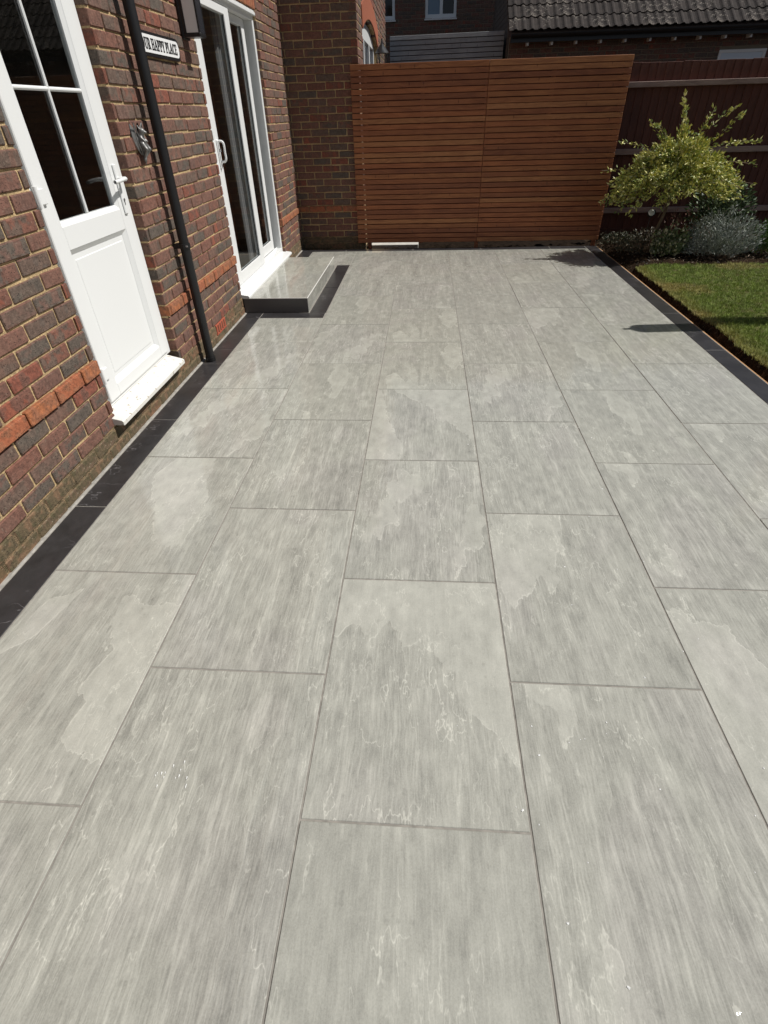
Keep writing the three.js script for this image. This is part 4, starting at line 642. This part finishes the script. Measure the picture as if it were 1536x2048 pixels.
// ───────────────────────── buildings beyond ─────────────────────────
const tileTex = mirror(makeTex(512, 512, (u, v, o) => { const a = fbm(u * 10, v * 10, 4), b = vn(u * 90, v * 90), s = sstep(0.58, 0.68, fbm(u * 30 + 5, v * 30, 4)) * sstep(0.42, 0.6, fbm(u * 3.1 + 2, v * 3.1, 3)); const L = 0.8 + (a - 0.5) * 0.9 + (b - 0.5) * 0.5; o[0] = lerp(0.032 * L, 0.18, s); o[1] = lerp(0.023 * L, 0.155, s); o[2] = lerp(0.019 * L, 0.13, s); o[3] = 0.5 + (b - 0.5) * 0.6 + s * 0.3; }));
M.tile = stdMat(tileTex, { roughness: 0.95 }, 0.006);
{
  const ga = thing('brick_garage', 'low brick garage with dark lichened roof tiles beyond the fence', 'garage', [0, 0, 0]); seed(131); const zg = -13.0, gx0 = 3.05, gx1 = 10.4;
  const w = mesh('wall', span(gx0, gx1, -0.1, 2.56, zg - 0.0065, zg - 0.11, 0.001, 1), plain(0.20, 0.17, 0.12, 0.98), ga);
  const before = bricks.length; course(w, (u, y, o) => V(u, y, zg - BD / 2 + o), 0, gx0, gx1, 26, 33, [{ u0: 7.0, u1: 7.86, y0: 1.0, y1: 2.265 }], () => rnd() < 0.1 ? 'r' : 'n', 0.05);
  for (const b of bricks.splice(before)) mesh('brick', brickGeos[b.gi], M.brick, w).applyMatrix4(b.m);
  mesh('window_frame', [span(7.0, 7.86, 2.215, 2.262, zg - 0.006, zg + 0.014, 0.003), span(7.0, 7.05, 1.2, 2.215, zg - 0.006, zg + 0.014, 0.003), span(7.81, 7.86, 1.2, 2.215, zg - 0.006, zg + 0.014, 0.003)], M.white, ga);
  mesh('window_pane', span(7.05, 7.81, 1.2, 2.215, zg - 0.006, zg + 0.004, 0.001), plain(0.62, 0.70, 0.77, 0.3), ga, 'pale obscured garage window');
  const pitch = 0.62, c = Math.cos(pitch), s = Math.sin(pitch), ey = 2.60, ez = zg + 0.26;
  mesh('fascia', span(gx0, gx1, 2.46, 2.60, ez - 0.06, ez - 0.035, 0.002), M.blackPaint, ga);
  const gut = new THREE.CylinderGeometry(0.055, 0.055, gx1 - gx0, 14, 1, true, 0, Math.PI).rotateZ(Math.PI / 2).rotateX(Math.PI).translate((gx0 + gx1) / 2, 2.575, ez + 0.03); M.gutter = plain(0.013, 0.013, 0.014, 0.5, { side: THREE.DoubleSide }); mesh('gutter', gut, M.gutter, ga);
  for (let i = 0; i < 16; i++) mesh('rafter_end', span(3.36 + i * 0.45, 3.395 + i * 0.45, 2.415, 2.475, zg - 0.005, zg + 0.18, 0.002), M.white, ga, 'white rafter end under the eaves');
  const TWd = 0.30, N = 9, prof = []; for (let i = 0; i <= 16; i++) { const t = i / 16, q = (t * 2) % 1; prof.push([t * (TWd + 0.02), 0.012 + 0.024 * Math.pow(Math.max(0, Math.sin(Math.PI * clamp((q - 0.45) / 0.55))), 0.8)]); }
  const sh = new THREE.Shape([...prof, ...[...prof].reverse().map(([x, y]) => [x, y - 0.012])].map(p => new THREE.Vector2(...p)));
  const tg = [0, 1, 2, 3].map(() => { const g = new THREE.ExtrudeGeometry(sh, { depth: 0.40, bevelEnabled: false }).translate(0, 0, -0.40), uv = g.attributes.uv, p = g.attributes.position, a = rr(0, 5), b = rr(0, 5); for (let i = 0; i < p.count; i++) uv.setXY(i, p.getX(i) * 1.3 + a, p.getZ(i) * 1.3 + b); return g; });
  for (let r = 0; r < 9; r++) for (let i = 0; i < 24; i++) { const t = r * 0.345, m = mesh('roof_tile', pick(tg), M.tile, ga); m.position.set(gx0 - 0.05 + i * TWd, ey + t * s + 0.02 + rr(-0.003, 0.003), ez + 0.03 - t * c); m.rotation.set(pitch - 0.04, rr(-0.006, 0.006), 0); }
  { const L = 3.4, g = span(gx0, gx1, -0.03, -0.012, 0.0, -L, 0.001); g.rotateX(pitch); g.translate(0, ey, ez); mesh('roof_deck', g, M.brownBoard, ga); }
  // boarded gable towards the house, drawn as single boards
  for (let k = 0; k < 22; k++) { const y = 1.9 + k * 0.095, dz = Math.max(0, (y - ey) / Math.tan(pitch)); const za = zg - 0.12 - dz, zb = zg - 3.3; if (za - zb < 0.1) break; const g = span(gx0 - 0.018, gx0 - 0.002, y, y + 0.091, za, zb, 0.002); g.rotateZ(0); mesh('gable_board', g, M.brownBoard, ga); }
  mesh('gable_wall', span(gx0, gx0 + 0.1, -0.1, 2.5, zg - 0.12, zg - 3.3, 0.002), M.brownBoard, ga);
  mesh('corner_board', span(gx0 - 0.03, gx0 + 0.02, 1.5, 4.4, zg - 3.3, zg - 3.42, 0.003), M.brownBoard, ga);
}
{
  const sh = thing('timber_shed', 'grey weatherboarded shed between the house and the garage', 'shed', [0, 0, 0]); seed(141);
  mesh('wall', span(0.76, 2.96, -0.1, 2.62, -13.36, -14.4, 0.003), plain(0.015, 0.015, 0.017, 0.9), sh);
  for (let k = 0; k < 13; k++) { const g = cbox(2.24, 0.066, 0.018, 0.003, 0, 1, rr(0, 5), rr(0, 3)); g.rotateX(-0.1); g.rotateZ(0.008); g.translate(1.86, 1.72 + k * 0.077, -13.34 + rr(-0.004, 0.004)); mesh('board', g, M.greyWood, sh); }
}
{
  const nh = thing('neighbour_house', 'dark brick neighbouring house with white framed upstairs windows', 'house', [0, 0, 0]); seed(151); const zh = -18.5;
  const W1 = { u0: 0.0, u1: 0.60, y0: 3.42, y1: 4.5 }, W2 = { u0: 1.40, u1: 2.22, y0: 3.42, y1: 4.5 };
  const g = mortarWall('wall', -1.5, 9, -0.1, 6, [W1, W2]); g.translate(0, 0, zh - 0.1065); const w = mesh('wall', g, plain(0.20, 0.16, 0.115, 0.98), nh);
  const before = bricks.length; course(w, (u, y, o) => V(u, y, zh - BD / 2 + o), 0, -0.5, 4.2, 26, 62, [W1, W2], () => rnd() < 0.16 ? 'r' : 'n', 0.02);
  const m = mesh('brickwork', bricks.splice(before).map(b => brickGeos[b.gi].clone().applyMatrix4(b.m)), M.brick, w); m.userData.kind = 'stuff';
  for (const [Wn, split] of [[W1, null], [W2, 1.82]]) {
    const wn = new THREE.Group(); wn.name = 'window'; nh.add(wn); const z = zh - 0.03, fr = [span(Wn.u0, Wn.u0 + 0.07, Wn.y0, Wn.y1, z - 0.05, z, 0.004), span(Wn.u1 - 0.07, Wn.u1, Wn.y0, Wn.y1, z - 0.05, z, 0.004), span(Wn.u0 + 0.07, Wn.u1 - 0.07, Wn.y0, Wn.y0 + 0.09, z - 0.05, z - 0.001, 0.004), span(Wn.u0 + 0.07, Wn.u1 - 0.07, Wn.y1 - 0.07, Wn.y1, z - 0.05, z - 0.001, 0.004), span(Wn.u0 - 0.02, Wn.u1 + 0.02, Wn.y0 - 0.03, Wn.y0 - 0.001, z - 0.05, z + 0.07, 0.004)];
    if (split) fr.push(span(split - 0.04, split + 0.04, Wn.y0 + 0.09, Wn.y1 - 0.07, z - 0.05, z - 0.001, 0.004));
    mesh('frame', fr, M.white, wn);
    const pane = (a, b, mt) => mesh('pane', span(a, b, Wn.y0 + 0.09, Wn.y1 - 0.07, z - 0.03, z - 0.025, 0.001), mt, wn);
    const dark = plain(0.01, 0.011, 0.013, 0.05), frost = plain(0.20, 0.27, 0.34, 0.5);
    if (split) { pane(Wn.u0 + 0.07, split - 0.04, frost); pane(split + 0.04, Wn.u1 - 0.07, dark); } else pane(Wn.u0 + 0.07, Wn.u1 - 0.07, dark);
  }
}
// coach lantern on the side wall
{
  const l = thing('coach_lantern', 'black coach lantern on the sunlit side wall behind the screen', 'lantern', [0.87, 1.90, -9.0]);
  l.scale.setScalar(1.15);
  const hexa = (r0, r1, h, y) => new THREE.CylinderGeometry(r0, r1, h, 6).translate(0, y + h / 2, 0);
  mesh('roof', [hexa(0.018, 0.095, 0.085, 0.20), hexa(0.006, 0.016, 0.05, 0.285)], M.blackPaint, l);
  mesh('base', [hexa(0.05, 0.03, 0.03, -0.03)], M.blackPaint, l);
  const bars = []; for (let i = 0; i < 6; i++) { const a = i * Math.PI / 3 + Math.PI / 6; bars.push(tube([V(Math.sin(a) * 0.048, 0, Math.cos(a) * 0.048), V(Math.sin(a) * 0.08, 0.2, Math.cos(a) * 0.08)], 0.004, 2, 5)); } mesh('bars', bars, M.blackPaint, l);
  mesh('glass', new THREE.CylinderGeometry(0.076, 0.045, 0.2, 6, 1, true).translate(0, 0.1, 0), M.glass, l);
  mesh('bracket', [tube([V(0, -0.03, 0), V(-0.04, -0.10, 0), V(-0.12, -0.10, 0), V(-0.165, -0.02, 0)], 0.008, 14, 6), span(-0.17, -0.155, -0.12, 0.08, 0.03, -0.03, 0.003)], M.blackPaint, l);
}
renderer.render(scene, camera);
